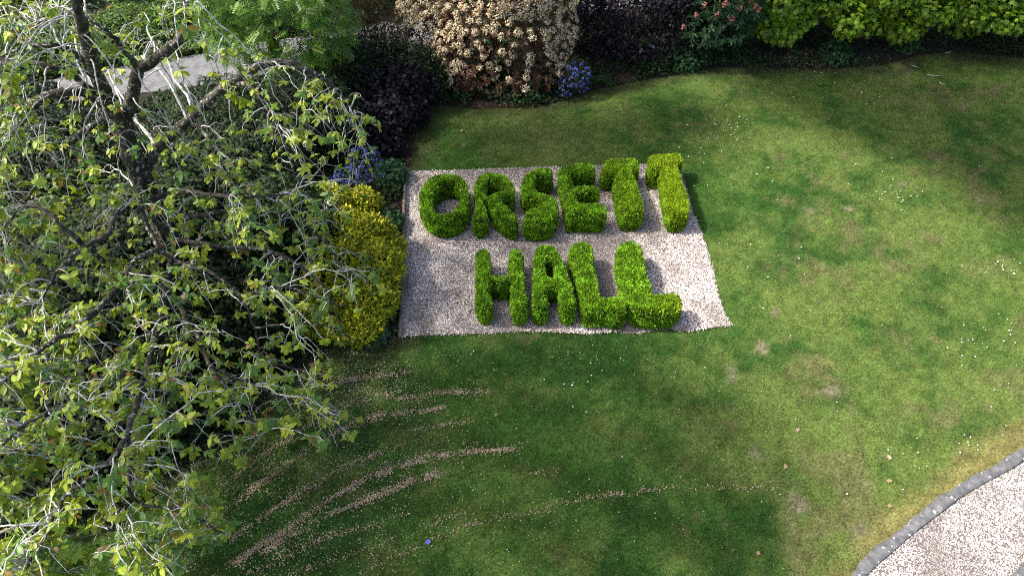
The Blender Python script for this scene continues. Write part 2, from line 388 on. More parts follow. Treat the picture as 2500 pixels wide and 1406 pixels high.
def lawn_colour(x, y):
    """the grass's own colour: fresh, dry, mossy and worn patches"""
    n1 = fbm(x, y, 2.2, 1); n2 = fbm(x, y, .75, 2, 4); n3 = fbm(x, y, .22, 3, 3); n4 = fbm(x, y, 5, 4, 3)
    deep, mid, yel, brn = np.array((.032, .078, .015)), np.array((.066, .122, .022)), np.array((.128, .160, .040)), np.array((.150, .125, .058))
    f = sstep(.30, .70, n1 * .45 + n2 * .4 + n3 * .15)[..., None]
    c = deep * (1 - f) + mid * f
    px, py, _ = project(np.stack([x, y, 0 * x], -1))
    dry = .30 * sstep(1750, 2000, px) * sstep(780, 1000, py) + .30 * sstep(1600, 1950, px) + .25 * sstep(1900, 2250, px) * sstep(420, 250, py)
    dry = dry - .25 * np.exp(-((px - 2270) / 160) ** 2 - ((py - 1000) / 110) ** 2) - .3 * np.exp(-((px - 1500) / 220) ** 2 - ((py - 960) / 120) ** 2)
    f = (sstep(.44, .70, n2 * .55 + n4 * .25 + n3 * .2 + dry * .30) * .75)[..., None]
    c = c * (1 - f) + yel * f
    f = (sstep(.55, .70, fbm(x, y, .9, 9) * .6 + fbm(x, y, .25, 10) * .4 + .24 * dry - .06) * .6)[..., None]
    c = c * (1 - f) + brn * f
    # the dry strip along the kerb
    kd = seg_dist(x, y, KO); f = (sstep(.55, .05, kd + (n2 - .5) * .6) * .9)[..., None]
    c = c * (1 - f) + np.array((.20, .165, .062)) * (.7 + .6 * n3[..., None]) * f
    # worn spots
    b = np.zeros(x.shape)
    for bx, by, rx, ry in BARE:
        b = np.maximum(b, np.exp(-(((x - bx) / rx) ** 2 + ((y - by) / ry) ** 2) * 1.6))
    f = (sstep(.35, .9, b * (.2 + 1.5 * n3)) * .7)[..., None]
    c = c * (1 - f) + np.array((.21, .165, .115)) * f
    # leaf litter next to the beds and thin brown turf in the far corner
    bd = seg_dist(x, y, BED, True); f = (sstep(.7, .0, bd + (n2 - .5) * .8) * .65)[..., None]
    c = c * (1 - f) + np.array((.060, .050, .026)) * f
    f = (sstep(.45, .62, n2 * .5 + n1 * .5) * .25 * np.exp(-((px - 1300) / 260) ** 2 - ((py - 330) / 70) ** 2))[..., None]
    c = c * (1 - f) + np.array((.095, .070, .042)) * f
    # mowing stripes following the arcs
    d = np.hypot(x + 3.2, y + 4.2); f = (.16 * np.sin(d * 2 * math.pi / 1.15 + .6 * n1) * sstep(4.6, 3.4, x) * sstep(8.0, 6.5, y))[..., None]
    tuft = (.62 + .76 * fbm(x, y, .11, 12, 2))[..., None]
    return np.clip(c * (1 + f) * tuft * np.array((1.0, 1.09, 1.08)), .004, .6)

LX0, LX1, LY0, LY1, LST = -9.5, 17.5, 1.6, 18.4, .08
gx = np.arange(LX0, LX1 + LST, LST); gy = np.arange(LY0, LY1 + LST, LST)
XX, YY = np.meshgrid(gx, gy)
cc = lawn_colour(XX, YY)
ZZ = (fbm(XX, YY, .5, 20) - .5) * .02
iy, ix = np.mgrid[0:len(gy) - 1, 0:len(gx) - 1]; nx = len(gx)
LF = np.stack([iy * nx + ix, iy * nx + ix + 1, (iy + 1) * nx + ix + 1, (iy + 1) * nx + ix], -1).reshape(-1, 4)
cxm = XX[:-1, :-1].ravel() + LST / 2; cym = YY[:-1, :-1].ravel() + LST / 2
LF = LF[~in_poly(cxm, cym, DRIVE)]
build('lawn', np.stack([XX, YY, ZZ - .012], -1).reshape(-1, 3), LF, M_lawn, None, cc.reshape(-1, 3) * .62, True)['kind'] = 'structure'

# mown grass: single blades, coloured like the turf they grow from
def visible_xy(x, y, m=40):
    px, py, d = project(np.stack([x, y, 0 * x], -1)); return (px > -m) & (px < 2500 + m) & (py > -m) & (py < 1406 + m)
NGR = 560000
x = rng.uniform(LX0, LX1, NGR); y = LY0 + (LY1 - LY0) * rng.random(NGR) ** 1.25
edge = (fbm(x, y, .12, 30, 2) - .5) * .10
ok = visible_xy(x, y) & ~in_poly(x, y, BED) & ~in_poly(x, y, DRIVE) & ~in_poly(x, y, KO + DRIVE[-4:])
gd = seg_dist(x, y, GB, True); ing = in_poly(x, y, GB)
ok &= ~(ing & (gd > .03 + edge)) 
b = np.zeros(len(x))
for bx, by, rx, ry in BARE: b = np.maximum(b, np.exp(-(((x - bx) / rx) ** 2 + ((y - by) / ry) ** 2) * 1.6))
ok &= rng.random(len(x)) > b * .8 * sstep(.3, .6, fbm(x, y, .2, 13, 2))
x, y, gd, ing = x[ok], y[ok], gd[ok], ing[ok]
c = lawn_colour(x, y)
n = len(x); h = rng.uniform(.018, .042, n) * (1 + .9 * np.exp(-(gd / .07) ** 2)) * (.7 + .6 * fbm(x, y, .35, 31, 2))
a = rng.uniform(0, 2 * math.pi, n); lean = rng.uniform(.2, 1.1, n); wd = rng.uniform(.004, .009, n)
dx, dy = np.cos(a), np.sin(a); zb = (fbm(x, y, .5, 20) - .5) * .02 - .014
V = np.empty((n, 3, 3))
V[:, 0] = np.stack([x - dy * wd, y + dx * wd, zb], -1); V[:, 1] = np.stack([x + dy * wd, y - dx * wd, zb], -1)
V[:, 2] = np.stack([x + dx * h * lean, y + dy * h * lean, zb + h], -1)
c = c * (1 + rng.normal(size=(n, 1)) * .28) * (1 + rng.normal(size=(n, 3)) * .07)
pale = rng.random(n) < .05; c[pale] = np.array((.22, .21, .10)) * rng.uniform(.6, 1.1, (pale.sum(), 1))
tag(build('grass', V.reshape(-1, 3), np.arange(3 * n).reshape(-1, 3), M_grass, None, np.repeat(np.clip(c, .004, .6), 3, 0)), 'short mown grass blades of the lawn around the gravel bed', 'grass', kind='stuff')

# planting beds, gravel bed, drive, road
flat_poly('planting_bed', BED, .006, M_soil)['kind'] = 'structure'
GBo = GB
flat_poly('gravel_bed', GBo, .012, M_gbase)['kind'] = 'structure'
flat_poly('gravel_drive', [(p[0], p[1]) for p in DRIVE], -.010, M_gbase)['kind'] = 'structure'
RO = [G(*p)[:2] for p in [(-700, 330), (-200, 250), (58, 207), (144, 194), (266, 168), (378, 155), (468, 137), (560, 118), (792, 82), (990, 48), (1300, 0), (1700, -60)]]
RI = [G(*p)[:2] for p in [(-700, 420), (-200, 322), (108, 262), (223, 243), (306, 232), (420, 222), (533, 204), (620, 190), (800, 152), (990, 118), (1300, 62), (1700, -5)]]
ROADP = list(RO) + list(RI[::-1])
flat_poly('road', [tuple(p) for p in RO] + [tuple(p) for p in RI[::-1]], .022, M_road)['kind'] = 'structure'
def strip(name, A, w, z, mat, side=1):
    A = catmull(np.array(A), 4); T = norm(np.gradient(A, axis=0)); Nn = np.stack([-T[:, 1], T[:, 0]], -1) * side
    Bq = A + Nn * w; n = len(A)
    V = np.vstack([np.c_[A, np.full(n, z)], np.c_[Bq, np.full(n, z)]]); i = np.arange(n - 1)
    F = np.stack([i, i + 1, i + 1 + n, i + n], -1)
    if np.cross(V[F[0, 1]] - V[F[0, 0]], V[F[0, 2]] - V[F[0, 0]])[2] < 0: F = F[:, ::-1]
    return build(name, V, F, mat)
strip('road_edge_line', RO, -.07, .026, M_line)['kind'] = 'structure'

# gravel: real stones, far too many to count
def gravel(name, label, n, x0, x1, y0, y1, keep, r0, r1, z, cols, wts, cat='gravel'):
    x = rng.uniform(x0, x1, n); y = rng.uniform(y0, y1, n); ok = keep(x, y) & visible_xy(x, y); x, y = x[ok], y[ok]; n = len(x)
    r = rng.uniform(r0, r1, n); a = rng.uniform(0, 6.28, n)
    V = np.empty((n, 5, 3))
    for k in range(4):
        rr = r * rng.uniform(.7, 1.25, n)
        V[:, k, 0] = x + rr * np.cos(a + k * 1.571); V[:, k, 1] = y + rr * np.sin(a + k * 1.571); V[:, k, 2] = z - .002
    V[:, 4, 0] = x + rng.normal(size=n) * r * .3; V[:, 4, 1] = y + rng.normal(size=n) * r * .3; V[:, 4, 2] = z + r * rng.uniform(.5, 1.0, n)
    F = np.array([(0, 1, 4), (1, 2, 4), (2, 3, 4), (3, 0, 4)])
    F = (F[None] + (np.arange(n) * 5)[:, None, None]).reshape(-1, 3)
    dirt = fbm(x, y, .6, 40, 3)
    C = palette(n, cols, .16, wts) * (.62 + .75 * sstep(.25, .7, dirt))[:, None]
    tag(build(name, V.reshape(-1, 3), F, M_stone, None, np.repeat(np.clip(C, .01, .8), 5, 0)), label, cat, kind='stuff')
def keep_bed(x, y):
    d = seg_dist(x, y, GB, True); i = in_poly(x, y, GB); e = rng.random(len(x)) ** 2 * .07
    back = y > 12.0 + (x + 2) * .04
    return (i & (rng.random(len(x)) > .45 * back)) | (d < e * .7)
SC = [(.56, .50, .475), (.42, .365, .335), (.25, .205, .18), (.085, .068, .058)]
gravel('gravel', 'pale pinkish gravel chippings spread around the hedge letters', 150000, -2.8, 4.7, 7.6, 13.1, keep_bed, .0065, .0145, .014, SC, [.44, .27, .19, .10])
gravel('gravel', 'white gravel chippings of the drive beyond the stone kerb', 80000, 5.0, 12, 2.6, 6.4, lambda x, y: in_poly(x, y, DRIVE), .006, .013, -.008, [(.48, .455, .45), (.37, .34, .33), (.21, .18, .165), (.09, .075, .065)], [.55, .26, .13, .06])

# kerb: stones laid end to end, the grass creeping over the back edge
kerb = tag(empty('kerb', (*KO[4], 0)), 'curved grey stone kerb between the lawn and white gravel drive', 'kerb')
KOs, KIs = catmull(np.array(KO), 12), catmull(np.array(KI), 12)
cuts = list(range(0, len(KOs) - 6, 12)) + [len(KOs) - 1]
for a_, b_ in zip(cuts[:-1], cuts[1:]):
    m = MB(); A = KOs[a_:b_ + 1].copy(); I = KIs[a_:b_ + 1].copy(); t0 = .015
    A[0] += (A[1] - A[0]) * t0 * 6; I[0] += (I[1] - I[0]) * t0 * 6
    n = len(A); A2 = A + (A - I) * ((fbm(A[:, 0], A[:, 1], .35, 45, 3) - .5) * .5)[:, None]
    dz = rng.normal() * .004
    T_ = [np.c_[A2, np.full(n, .022 + dz)], np.c_[I + (A - I) * .10, np.full(n, .026 + dz)], np.c_[I, np.full(n, .012 + dz)], np.c_[I, np.full(n, -.09)], np.c_[A2, np.full(n, -.09)]]
    V = np.vstack(T_); i = np.arange(n - 1); F = []
    for q in range(4): F.append(np.stack([i + q * n, i + 1 + q * n, i + 1 + (q + 1) * n, i + (q + 1) * n], -1))
    F.append(np.stack([i + 4 * n, i + 1 + 4 * n, i + 1, i], -1))
    for e in (0, n - 1):
        F.append(np.array([(e, e + n, e + 2 * n, e + 3 * n), (e, e + 3 * n, e + 4 * n, e)][:1] + [(e, e + 3 * n, e + 4 * n, e + 4 * n)][:0]))
    m.add(V, np.concatenate(F)); m.build('kerb_stone', M_kerb, kerb)
# the far kerb of the drive just shows in the corner
kerb2 = tag(empty('kerb', (*G(2495, 1395)[:2], 0)), 'dark kerb corner at the far side of the white gravel drive', 'kerb')
q = [G(*p)[:2] for p in [(2440, 1440), (2476, 1398), (2500, 1368), (2560, 1300)]]; q2 = [p + np.array((.25, -.18)) for p in q]
V = np.array([(*p, .05) for p in q] + [(*p, .05) for p in q2] + [(*p, -.06) for p in q]); F = []
for i in range(3): F += [(i, i + 4, i + 5, i + 1), (i, i + 1, i + 9, i + 8)]
build('kerb_stone', V, F, M_kerb, kerb2)

# timber edging along the left of the gravel
ed = tag(empty('timber_edging', (*G(985, 690)[:2], 0)), 'weathered timber edging board along the left side of the gravel bed', 'edging')
pts = [G(*p)[:2] for p in [(991, 418), (987, 520), (985.5, 610), (984, 690), (981, 760), (977, 824)]]
for i in range(0, 5):
    a_, b_ = pts[i] + (pts[i + 1] - pts[i]) * .006, pts[i + 1]; d = norm(b_ - a_); nn = np.array((-d[1], d[0])) * .034; tl = rng.normal() * .012
    V = [(*(a_ - nn), -.05), (*(a_ + nn), -.05), (*(b_ + nn), -.05), (*(b_ - nn), -.05), (*(a_ - nn), .115 + tl), (*(a_ + nn), .12 + tl), (*(b_ + nn), .118), (*(b_ - nn), .112)]
    build('board', V, [(4, 5, 6, 7), (0, 1, 5, 4), (1, 2, 6, 5), (2, 3, 7, 6), (3, 0, 4, 7)], M_wood, ed)

# ------------------------------------------------------------------ the box hedge letters
def zpts(scale, ox, oy, pts): return [(ox + a / scale, oy + b / scale) for a, b in pts]
Z1 = lambda p: zpts(6.392, 1000, 370, p)
Z2 = lambda p: zpts(6.113, 1340, 360, p)
Z3 = lambda p: zpts(6.113, 1140, 580, p)
Z4 = lambda p: zpts(5.407, 1380, 570, p)
Z6 = lambda p: zpts(2.778, 950, 350, p)
LET = [
 ('O', Z1([(560, 335), (700, 345), (820, 390), (910, 480), (945, 600), (950, 720), (930, 850), (880, 960), (800, 1040), (680, 1090), (540, 1110), (400, 1090), (280, 1040), (190, 960), (140, 860), (125, 740), (140, 620), (200, 500), (300, 400), (430, 345)]),
  Z1([(560, 490), (680, 490), (760, 560), (790, 650), (770, 750), (720, 860), (640, 940), (520, 975), (420, 950), (380, 860), (372, 740), (405, 620), (470, 530)]), 0, 'clipped box hedge in the shape of the letter O, first in the upper row'),
 ('R', Z1([(985, 560), (990, 480), (1060, 380), (1180, 330), (1320, 325), (1480, 360), (1600, 440), (1660, 540), (1665, 650), (1600, 715), (1440, 735), (1500, 820), (1610, 900), (1690, 990), (1710, 1080), (1660, 1130), (1540, 1120), (1420, 1060), (1320, 970), (1250, 860), (1205, 775), (1168, 775), (1220, 900), (1240, 1040), (1200, 1100), (1100, 1120), (1010, 1100), (970, 1030), (1000, 880), (1010, 760), (995, 650)]),
  Z1([(1240, 475), (1370, 485), (1450, 560), (1460, 612), (1340, 640), (1235, 690), (1185, 640), (1205, 560)]), 0, 'clipped box hedge in the shape of the letter R, between the O and the S'),
 ('S', Z6([(1118, 225), (1115, 180), (1060, 160), (980, 170), (915, 210), (888, 265), (886, 325), (905, 360), (955, 370), (1000, 385), (1025, 408), (1000, 428), (935, 445), (908, 480), (905, 530), (950, 552), (1060, 556), (1125, 530), (1160, 475), (1162, 420), (1140, 378), (1085, 348), (1015, 330), (990, 300), (988, 262), (1005, 238), (1060, 232)]), None, 0, 'clipped box hedge in the shape of the letter S, between the R and the E'),
 ('E', Z2([(120, 400), (140, 300), (260, 255), (420, 230), (560, 215), (660, 240), (720, 310), (715, 370), (690, 392), (560, 405), (360, 420), (375, 500), (410, 575), (520, 560), (700, 560), (760, 600), (770, 660), (740, 688), (600, 692), (440, 700), (440, 790), (480, 830), (620, 825), (780, 830), (850, 870), (885, 950), (870, 1010), (760, 1040), (520, 1045), (320, 1050), (240, 1010), (215, 850), (180, 700), (150, 550)]), None, 0, 'clipped box hedge in the shape of the letter E, after the S'),
 ('T', Z2([(765, 300), (850, 170), (1000, 155), (1200, 150), (1330, 170), (1375, 270), (1370, 350), (1270, 370), (1330, 520), (1390, 700), (1445, 870), (1450, 950), (1390, 995), (1250, 1005), (1110, 990), (1055, 920), (1025, 800), (985, 640), (955, 500), (975, 400), (880, 405), (790, 385)]), None, .35, 'clipped box hedge in the shape of the letter T, first T beside the E'),
 ('T', Z2([(1475, 200), (1465, 125), (1600, 95), (1800, 100), (1945, 85), (2010, 150), (2020, 250), (1950, 275), (1990, 420), (2040, 560), (2095, 700), (2135, 870), (2125, 980), (2050, 1030), (1900, 1035), (1790, 1010), (1750, 900), (1720, 760), (1700, 600), (1660, 420), (1640, 345), (1500, 350)]), None, .8, 'sunlit yellow green box hedge letter T, last in the upper row beside the lawn'),
 ('H', Z3([(120, 220), (170, 170), (250, 160), (330, 180), (365, 260), (380, 400), (395, 545), (520, 548), (630, 555), (612, 400), (610, 230), (660, 165), (760, 155), (830, 185), (850, 280), (860, 430), (870, 600), (890, 750), (915, 850), (930, 950), (925, 1050), (870, 1090), (760, 1100), (670, 1080), (645, 960), (645, 830), (640, 700), (520, 702), (385, 705), (350, 740), (350, 790), (385, 860), (400, 960), (395, 1040), (330, 1075), (200, 1070), (130, 1000), (115, 850), (110, 640), (105, 420)]), None, 0, 'clipped box hedge in the shape of the letter H, first in the lower row'),
 ('A', Z3([(980, 250), (1020, 130), (1100, 80), (1200, 75), (1310, 95), (1370, 180), (1430, 290), (1490, 420), (1540, 570), (1590, 720), (1630, 860), (1650, 980), (1640, 1060), (1560, 1090), (1440, 1090), (1370, 1020), (1360, 900), (1345, 770), (1290, 755), (1220, 765), (1210, 860), (1235, 970), (1235, 1040), (1180, 1090), (1060, 1100), (970, 1060), (945, 980), (960, 860), (970, 700), (980, 500), (980, 350)]),
  Z3([(1185, 400), (1220, 355), (1275, 365), (1285, 480), (1290, 575), (1245, 585), (1205, 520)]), 0, 'clipped box hedge in the shape of the letter A, touching the H'),
 ('L', Z4([(35, 230), (60, 150), (130, 105), (230, 95), (330, 115), (370, 180), (390, 300), (400, 420), (430, 540), (460, 680), (475, 830), (600, 830), (710, 805), (780, 860), (815, 930), (820, 1020), (780, 1060), (600, 1060), (400, 1050), (250, 1040), (205, 980), (200, 880), (170, 720), (135, 560), (80, 380), (45, 300)]), None, .05, 'clipped box hedge in the shape of the letter L, between the A and last L'),
 ('L', Z4([(660, 300), (670, 180), (740, 110), (840, 75), (940, 90), (1010, 150), (1040, 240), (1060, 330), (1095, 440), (1085, 540), (1130, 640), (1165, 790), (1290, 780), (1430, 775), (1520, 830), (1560, 900), (1560, 990), (1510, 1040), (1350, 1060), (1100, 1060), (930, 1040), (850, 960), (810, 850), (760, 740), (720, 620), (690, 460)]), None, .15, 'clipped box hedge letter L with sunlight painted in as yellow tips, last in the lower row'),
]
HL = .62
def letter(poly, hole, yellow, label):
    W = np.array([G(*p, HL - .03)[:2] for p in poly]); Hh = np.array([G(*p, HL - .03)[:2] for p in hole]) if hole else None
    def sdf(x, y):                      # > 0 inside
        d = seg_dist(x, y, W, True); d = np.where(in_poly(x, y, W), d, -d)
        if Hh is not None:
            e = seg_dist(x, y, Hh, True); e = np.where(in_poly(x, y, Hh), -e, e); d = np.minimum(d, e)
        return d - .057 + (fbm(x, y, .22, 50, 2) - .5) * .05
    def top(d, x, y):
        r = .075; q = np.clip(d, 0, r)
        return HL - r + np.sqrt(np.maximum(r * r - (r - q) ** 2, 0)) + (fbm(x, y, .30, 51, 3) - .5) * .06 - .0
    c0 = W.mean(0); t = tag(empty('topiary_letter', (*c0, 0)), label, 'hedge letter', 'clipped hedge letters on the gravel bed')
    st = .03; gx = np.arange(W[:, 0].min() - .1, W[:, 0].max() + .1, st); gy = np.arange(W[:, 1].min() - .1, W[:, 1].max() + .1, st)
    X, Y = np.meshgrid(gx, gy); D = sdf(X, Y) - .03; Zt = np.maximum(top(D, X, Y) - .045, .02)
    nyy, nxx = X.shape; ins = (D[:-1, :-1] + D[1:, :-1] + D[:-1, 1:] + D[1:, 1:]) / 4 > 0
    vt = np.stack([X, Y, Zt], -1).reshape(-1, 3); vb = vt.copy(); vb[:, 2] = .005; o = len(vt)
    I, J = np.nonzero(ins); v = lambda i, j: i * nxx + j
    F = [np.stack([v(I, J), v(I, J + 1), v(I + 1, J + 1), v(I + 1, J)], -1)]
    pad = np.pad(ins, 1)
    for di, dj, e in ((-1, 0, ((0, 0), (0, 1))), (1, 0, ((1, 1), (1, 0))), (0, -1, ((1, 0), (0, 0))), (0, 1, ((0, 1), (1, 1)))):
        m = ins & ~pad[1 + di:1 + di + ins.shape[0], 1 + dj:1 + dj + ins.shape[1]]
        I, J = np.nonzero(m); a = v(I + e[0][0], J + e[0][1]); b = v(I + e[1][0], J + e[1][1])
        F.append(np.stack([a, a + o, b + o, b], -1))
    F = np.concatenate(F); used = np.unique(F); mp = np.zeros(2 * o, int); mp[used] = np.arange(len(used))
    build('hedge_body', np.vstack([vt, vb])[used], mp[F], M_core, t)
    # leaves over the top
    area = ins.sum() * st * st
    def grad(x, y, e=.02):
        g = np.stack([sdf(x + e, y) - sdf(x - e, y), sdf(x, y + e) - sdf(x, y - e)], -1)
        return -norm(g)
    n = int(area * 11500); x = rng.uniform(gx[0], gx[-1], n * 4); y = rng.uniform(gy[0], gy[-1], n * 4); d = sdf(x, y); k = d > -.01; x, y, d = x[k][:n], y[k][:n], d[k][:n]
    g = grad(x, y); f = np.clip(1 - d / .075, 0, 1)[:, None]
    Nt = norm(np.c_[g * f, np.sqrt(1 - np.clip(f, 0, .98) ** 2)])
    Pt = np.c_[x, y, top(d, x, y) - rng.random(len(x)) ** 2 * .06]
    # and over the sides
    per = []; L = 0
    for poly_ in ([W] + ([Hh] if Hh is not None else [])):
        for i in range(len(poly_)):
            a, b = poly_[i], poly_[(i + 1) % len(poly_)]; per.append((a, b))
    ln = np.array([np.linalg.norm(b - a) for a, b in per]); m = int(ln.sum() * HL * 9500)
    q = rng.choice(len(per), m, p=ln / ln.sum()); u = rng.random((m, 1)); A = np.array([a for a, b in per]); Bb = np.array([b for a, b in per])
    p = A[q] + (Bb[q] - A[q]) * u; g = grad(p[:, 0], p[:, 1])
    for _ in range(3): p = p + g * sdf(p[:, 0], p[:, 1])[:, None]
    zs = rng.uniform(.01, HL - .14, m)
    tuck = -.05 * sstep(.25, 0, zs / HL) - rng.random(m) ** 2 * .05 + (fbm(p[:, 0] + zs * 1.7, p[:, 1] + zs, .2, 52, 2) - .5) * .08
    Ps = np.c_[p + g * tuck[:, None], zs]; Ns = norm(np.c_[g, np.full(m, .15)])
    P = np.vstack([Pt, Ps]); Nn = np.vstack([Nt, Ns])
    ax = norm(Nn * .75 + np.array([0, 0, .35]) + rng.normal(size=P.shape) * .55); nr = rand_dirs(len(P)) * .8 + Nn * .6
    s = rng.uniform(.032, .060, len(P))
    gap = (vnoise(P[:, 0], P[:, 1] + P[:, 2], .13, 54) > .88) & (rng.random(len(P)) < .75)
    P, ax, nr, s = P[~gap], ax[~gap], nr[~gap], s[~gap]
    cl = fbm(P[:, 0] * 1.0, P[:, 1] + P[:, 2] * .8, .10, 53, 2); tl = np.clip((P[:, 2] - .1) / HL, 0, 1)
    C = palette(len(P), [(.105, .240, .014), (.160, .325, .018), (.240, .420, .026)], .2)
    C = C * (.72 + .6 * sstep(.3, .7, cl))[:, None]
    if yellow:  # sunlight painted into the leaf colour of the brighter letters
        sun_tint = np.array((.33, .40, .014)); px = sstep(W[:, 0].min(), W[:, 0].max(), P[:, 0]) if label.startswith('clipped box hedge letter L') else 1
        f = np.clip(yellow * (.5 + .6 * cl) * tl * px, 0, 1)[:, None]; C = C * (1 - f) + sun_tint * (.8 + .4 * rng.random((len(P), 1))) * f
    if 'yellow tips' in label:  # more painted sunlight, gathered at the front right end of this letter
        f = (sstep(.35, .75, cl) * np.exp(-((P[:, 0] - W[:, 0].max() + .1) / .42) ** 2 - ((P[:, 1] - W[:, 1].min() - .25) / .35) ** 2) * .9 * sstep(.25, .6, P[:, 2]))[:, None]
        C = C * (1 - f) + np.array((.36, .40, .014)) * f
    V, F = scatter(SPRIG, P, frames(ax, nr), s)
    lv = build('leaves', V, F, M_box, t, np.repeat(np.clip(C, .003, .6), len(SPRIG[0]), 0)); lv['kind'] = 'stuff'
for ch, poly, hole, yel, lab in LET: letter(poly, hole, yel, lab)

# ------------------------------------------------------------------ the weeping cherry
TB = G(470, 720)
cherry = tag(empty('cherry_tree', TB), 'weeping cherry tree with lichen grey twigs and young leaves, left of gravel', 'tree')
def limb(pts, r0, r1, name='branch', sides=8, mat=None):
    P = catmull([G(a, b, z) for a, b, z in pts], 6)
    P[1:-1] += rng.normal(size=P[1:-1].shape) * .012
    R = np.linspace(r0, r1, len(P)) * (1 + rng.normal(size=len(P)) * .05)
    V, F = tube(P, R, sides); build(name, V, F, mat or M_bark, cherry, smooth=True)
    return P, R
SK = []
SK.append(limb([(470, 722, -.05), (455, 680, .4), (415, 590, 1.4), (370, 490, 2.4), (335, 410, 3.2), (300, 310, 4.0)], .24, .16, 'trunk', 12))
LIMBS = [
 ([(300, 312, 4.0), (270, 255, 4.6), (235, 185, 5.4), (215, 110, 6.1), (190, 20, 6.8), (175, -60, 7.1)], .14, .05),
 ([(305, 315, 3.95), (322, 240, 4.6), (340, 175, 5.2), (395, 132, 5.6), (448, 85, 6.0), (455, 30, 6.4), (430, -40, 6.7)], .11, .04),
 ([(345, 430, 3.0), (385, 362, 3.4), (455, 298, 3.8), (510, 245, 4.1), (560, 203, 4.4), (640, 158, 4.7), (705, 154, 4.7), (765, 178, 4.5), (820, 218, 4.1), (848, 262, 3.7), (856, 310, 3.2)], .11, .02),
 ([(460, 297, 3.8), (500, 325, 3.7), (532, 380, 3.4), (560, 430, 2.9)], .05, .02),
 ([(565, 203, 4.4), (615, 215, 4.4), (650, 262, 4.1), (690, 330, 3.6), (712, 400, 3.0), (730, 450, 2.5)], .045, .015),
 ([(285, 280, 4.2), (215, 232, 4.6), (140, 228, 4.8), (95, 245, 4.7), (30, 330, 4.2), (-30, 420, 3.6)], .09, .025),
 ([(300, 315, 4.0), (262, 288, 4.3), (200, 325, 4.2), (140, 385, 4.0), (75, 470, 3.6), (10, 560, 3.0)], .07, .02),
 ([(270, 262, 4.5), (205, 205, 5.1), (120, 160, 5.5), (20, 155, 5.5), (-60, 190, 5.2)], .06, .02),
 ([(235, 190, 5.4), (180, 130, 5.9), (90, 110, 6.1), (0, 140, 5.9)], .045, .012),
 ([(345, 180, 5.2), (300, 120, 5.9), (240, 60, 6.3), (150, 40, 6.4), (60, 70, 6.2)], .04, .012),
 ([(395, 480, 2.6), (335, 500, 3.0), (285, 520, 3.3), (262, 570, 3.3), (195, 612, 3.2), (140, 660, 3.0), (100, 740, 2.5)], .09, .02),
 ([(342, 425, 3.1), (342, 500, 3.2), (365, 560, 3.0), (390, 606, 2.8), (440, 640, 2.6), (525, 670, 2.5), (585, 722, 2.2), (620, 800, 1.7), (640, 880, 1.3)], .07, .018),
 ([(392, 606, 2.8), (350, 622, 3.0), (320, 648, 3.0), (310, 710, 2.9), (325, 770, 2.6), (370, 815, 2.4), (440, 822, 2.2)], .055, .015),
 ([(380, 520, 2.2), (460, 530, 2.4), (560, 515, 2.5), (660, 520, 2.4), (740, 545, 2.1), (800, 600, 1.7), (850, 680, 1.3)], .08, .018),
 ([(410, 580, 1.6), (520, 600, 1.9), (640, 610, 2.0), (720, 640, 1.9), (790, 700, 1.5), (830, 790, 1.0)], .075, .018),
 ([(425, 610, 1.3), (400, 730, 2.0), (370, 850, 2.4), (310, 1060, 2.9), (240, 1150, 2.9), (160, 1210, 2.8), (110, 1310, 2.5), (60, 1390, 2.1)], .075, .022),
 ([(310, 1060, 2.9), (320, 1140, 2.8), (330, 1220, 2.5), (450, 1245, 2.3), (520, 1290, 2.1), (570, 1310, 1.9)], .04, .012),
 ([(300, 1240, 2.6), (255, 1280, 2.5), (330, 1320, 2.2), (400, 1370, 1.9), (430, 1410, 1.7)], .03, .01),
 ([(400, 640, 1.1), (300, 700, 2.2), (200, 790, 2.9), (90, 860, 3.1), (-20, 960, 2.9)], .09, .025),
 ([(405, 690, 1.0), (470, 800, 1.7), (520, 900, 2.0), (580, 980, 1.9), (640, 1060, 1.5)], .07, .018),
 ([(255, 640, 2.6), (160, 560, 3.4), (90, 505, 3.7), (20, 520, 3.6), (-60, 600, 3.2)], .06, .02),
 ([(300, 910, 2.5), (220, 980, 2.9), (120, 1000, 3.1), (30, 1060, 3.0), (-40, 1130, 2.8)], .05, .015),
 ([(395, 480, 2.6), (470, 470, 3.0), (560, 480, 3.1), (650, 480, 2.9), (740, 470, 2.5), (800, 500, 2.1)], .06, .016),
 ([(520, 900, 2.0), (620, 940, 1.8), (720, 985, 1.5), (800, 1025, 1.2), (850, 1075, .9)], .04, .012),
 ([(640, 880, 1.3), (720, 900, 1.3), (790, 930, 1.1), (840, 985, .8)], .03, .01),
 ([(620, 800, 1.7), (720, 790, 1.8), (810, 800, 1.5), (870, 835, 1.0)], .03, .01),
 ([(585, 722, 2.2), (690, 700, 2.3), (790, 730, 1.9), (880, 760, 1.3)], .03, .01),
]
for q, (pts, r0, r1) in enumerate(LIMBS): SK.append(limb(pts, r0 * (.72 if q >= 10 else 1), r1 * .85))
CROWN = [(-60, -60), (470, -60), (520, 100), (590, 150), (700, 140), (790, 180), (870, 240), (930, 325), (925, 400), (890, 470), (880, 560), (955, 640), (960, 760), (900, 840), (800, 860), (830, 930), (890, 1000), (905, 1060), (850, 1105), (740, 1075), (650, 1090), (590, 1140), (500, 1170), (540, 1230), (590, 1290), (560, 1330), (480, 1340), (440, 1406), (420, 1470), (-60, 1470)]
EC, ER = np.array((-6.5, 7.8, .4)), np.array((4.6, 6.6, 6.2))
def dome(px, py):
    d = ray(px, py) / ER; o = (np.array((0, 0, CAM_H)) - EC) / ER
    a, b, c = d @ d, 2 * d @ o, o @ o - 1; q = b * b - 4 * a * c
    t = (-b - math.sqrt(q)) / (2 * a) if q > 0 else -b / (2 * a)
    return np.array((0, 0, CAM_H)) + ray(px, py) * t, ray(px, py)
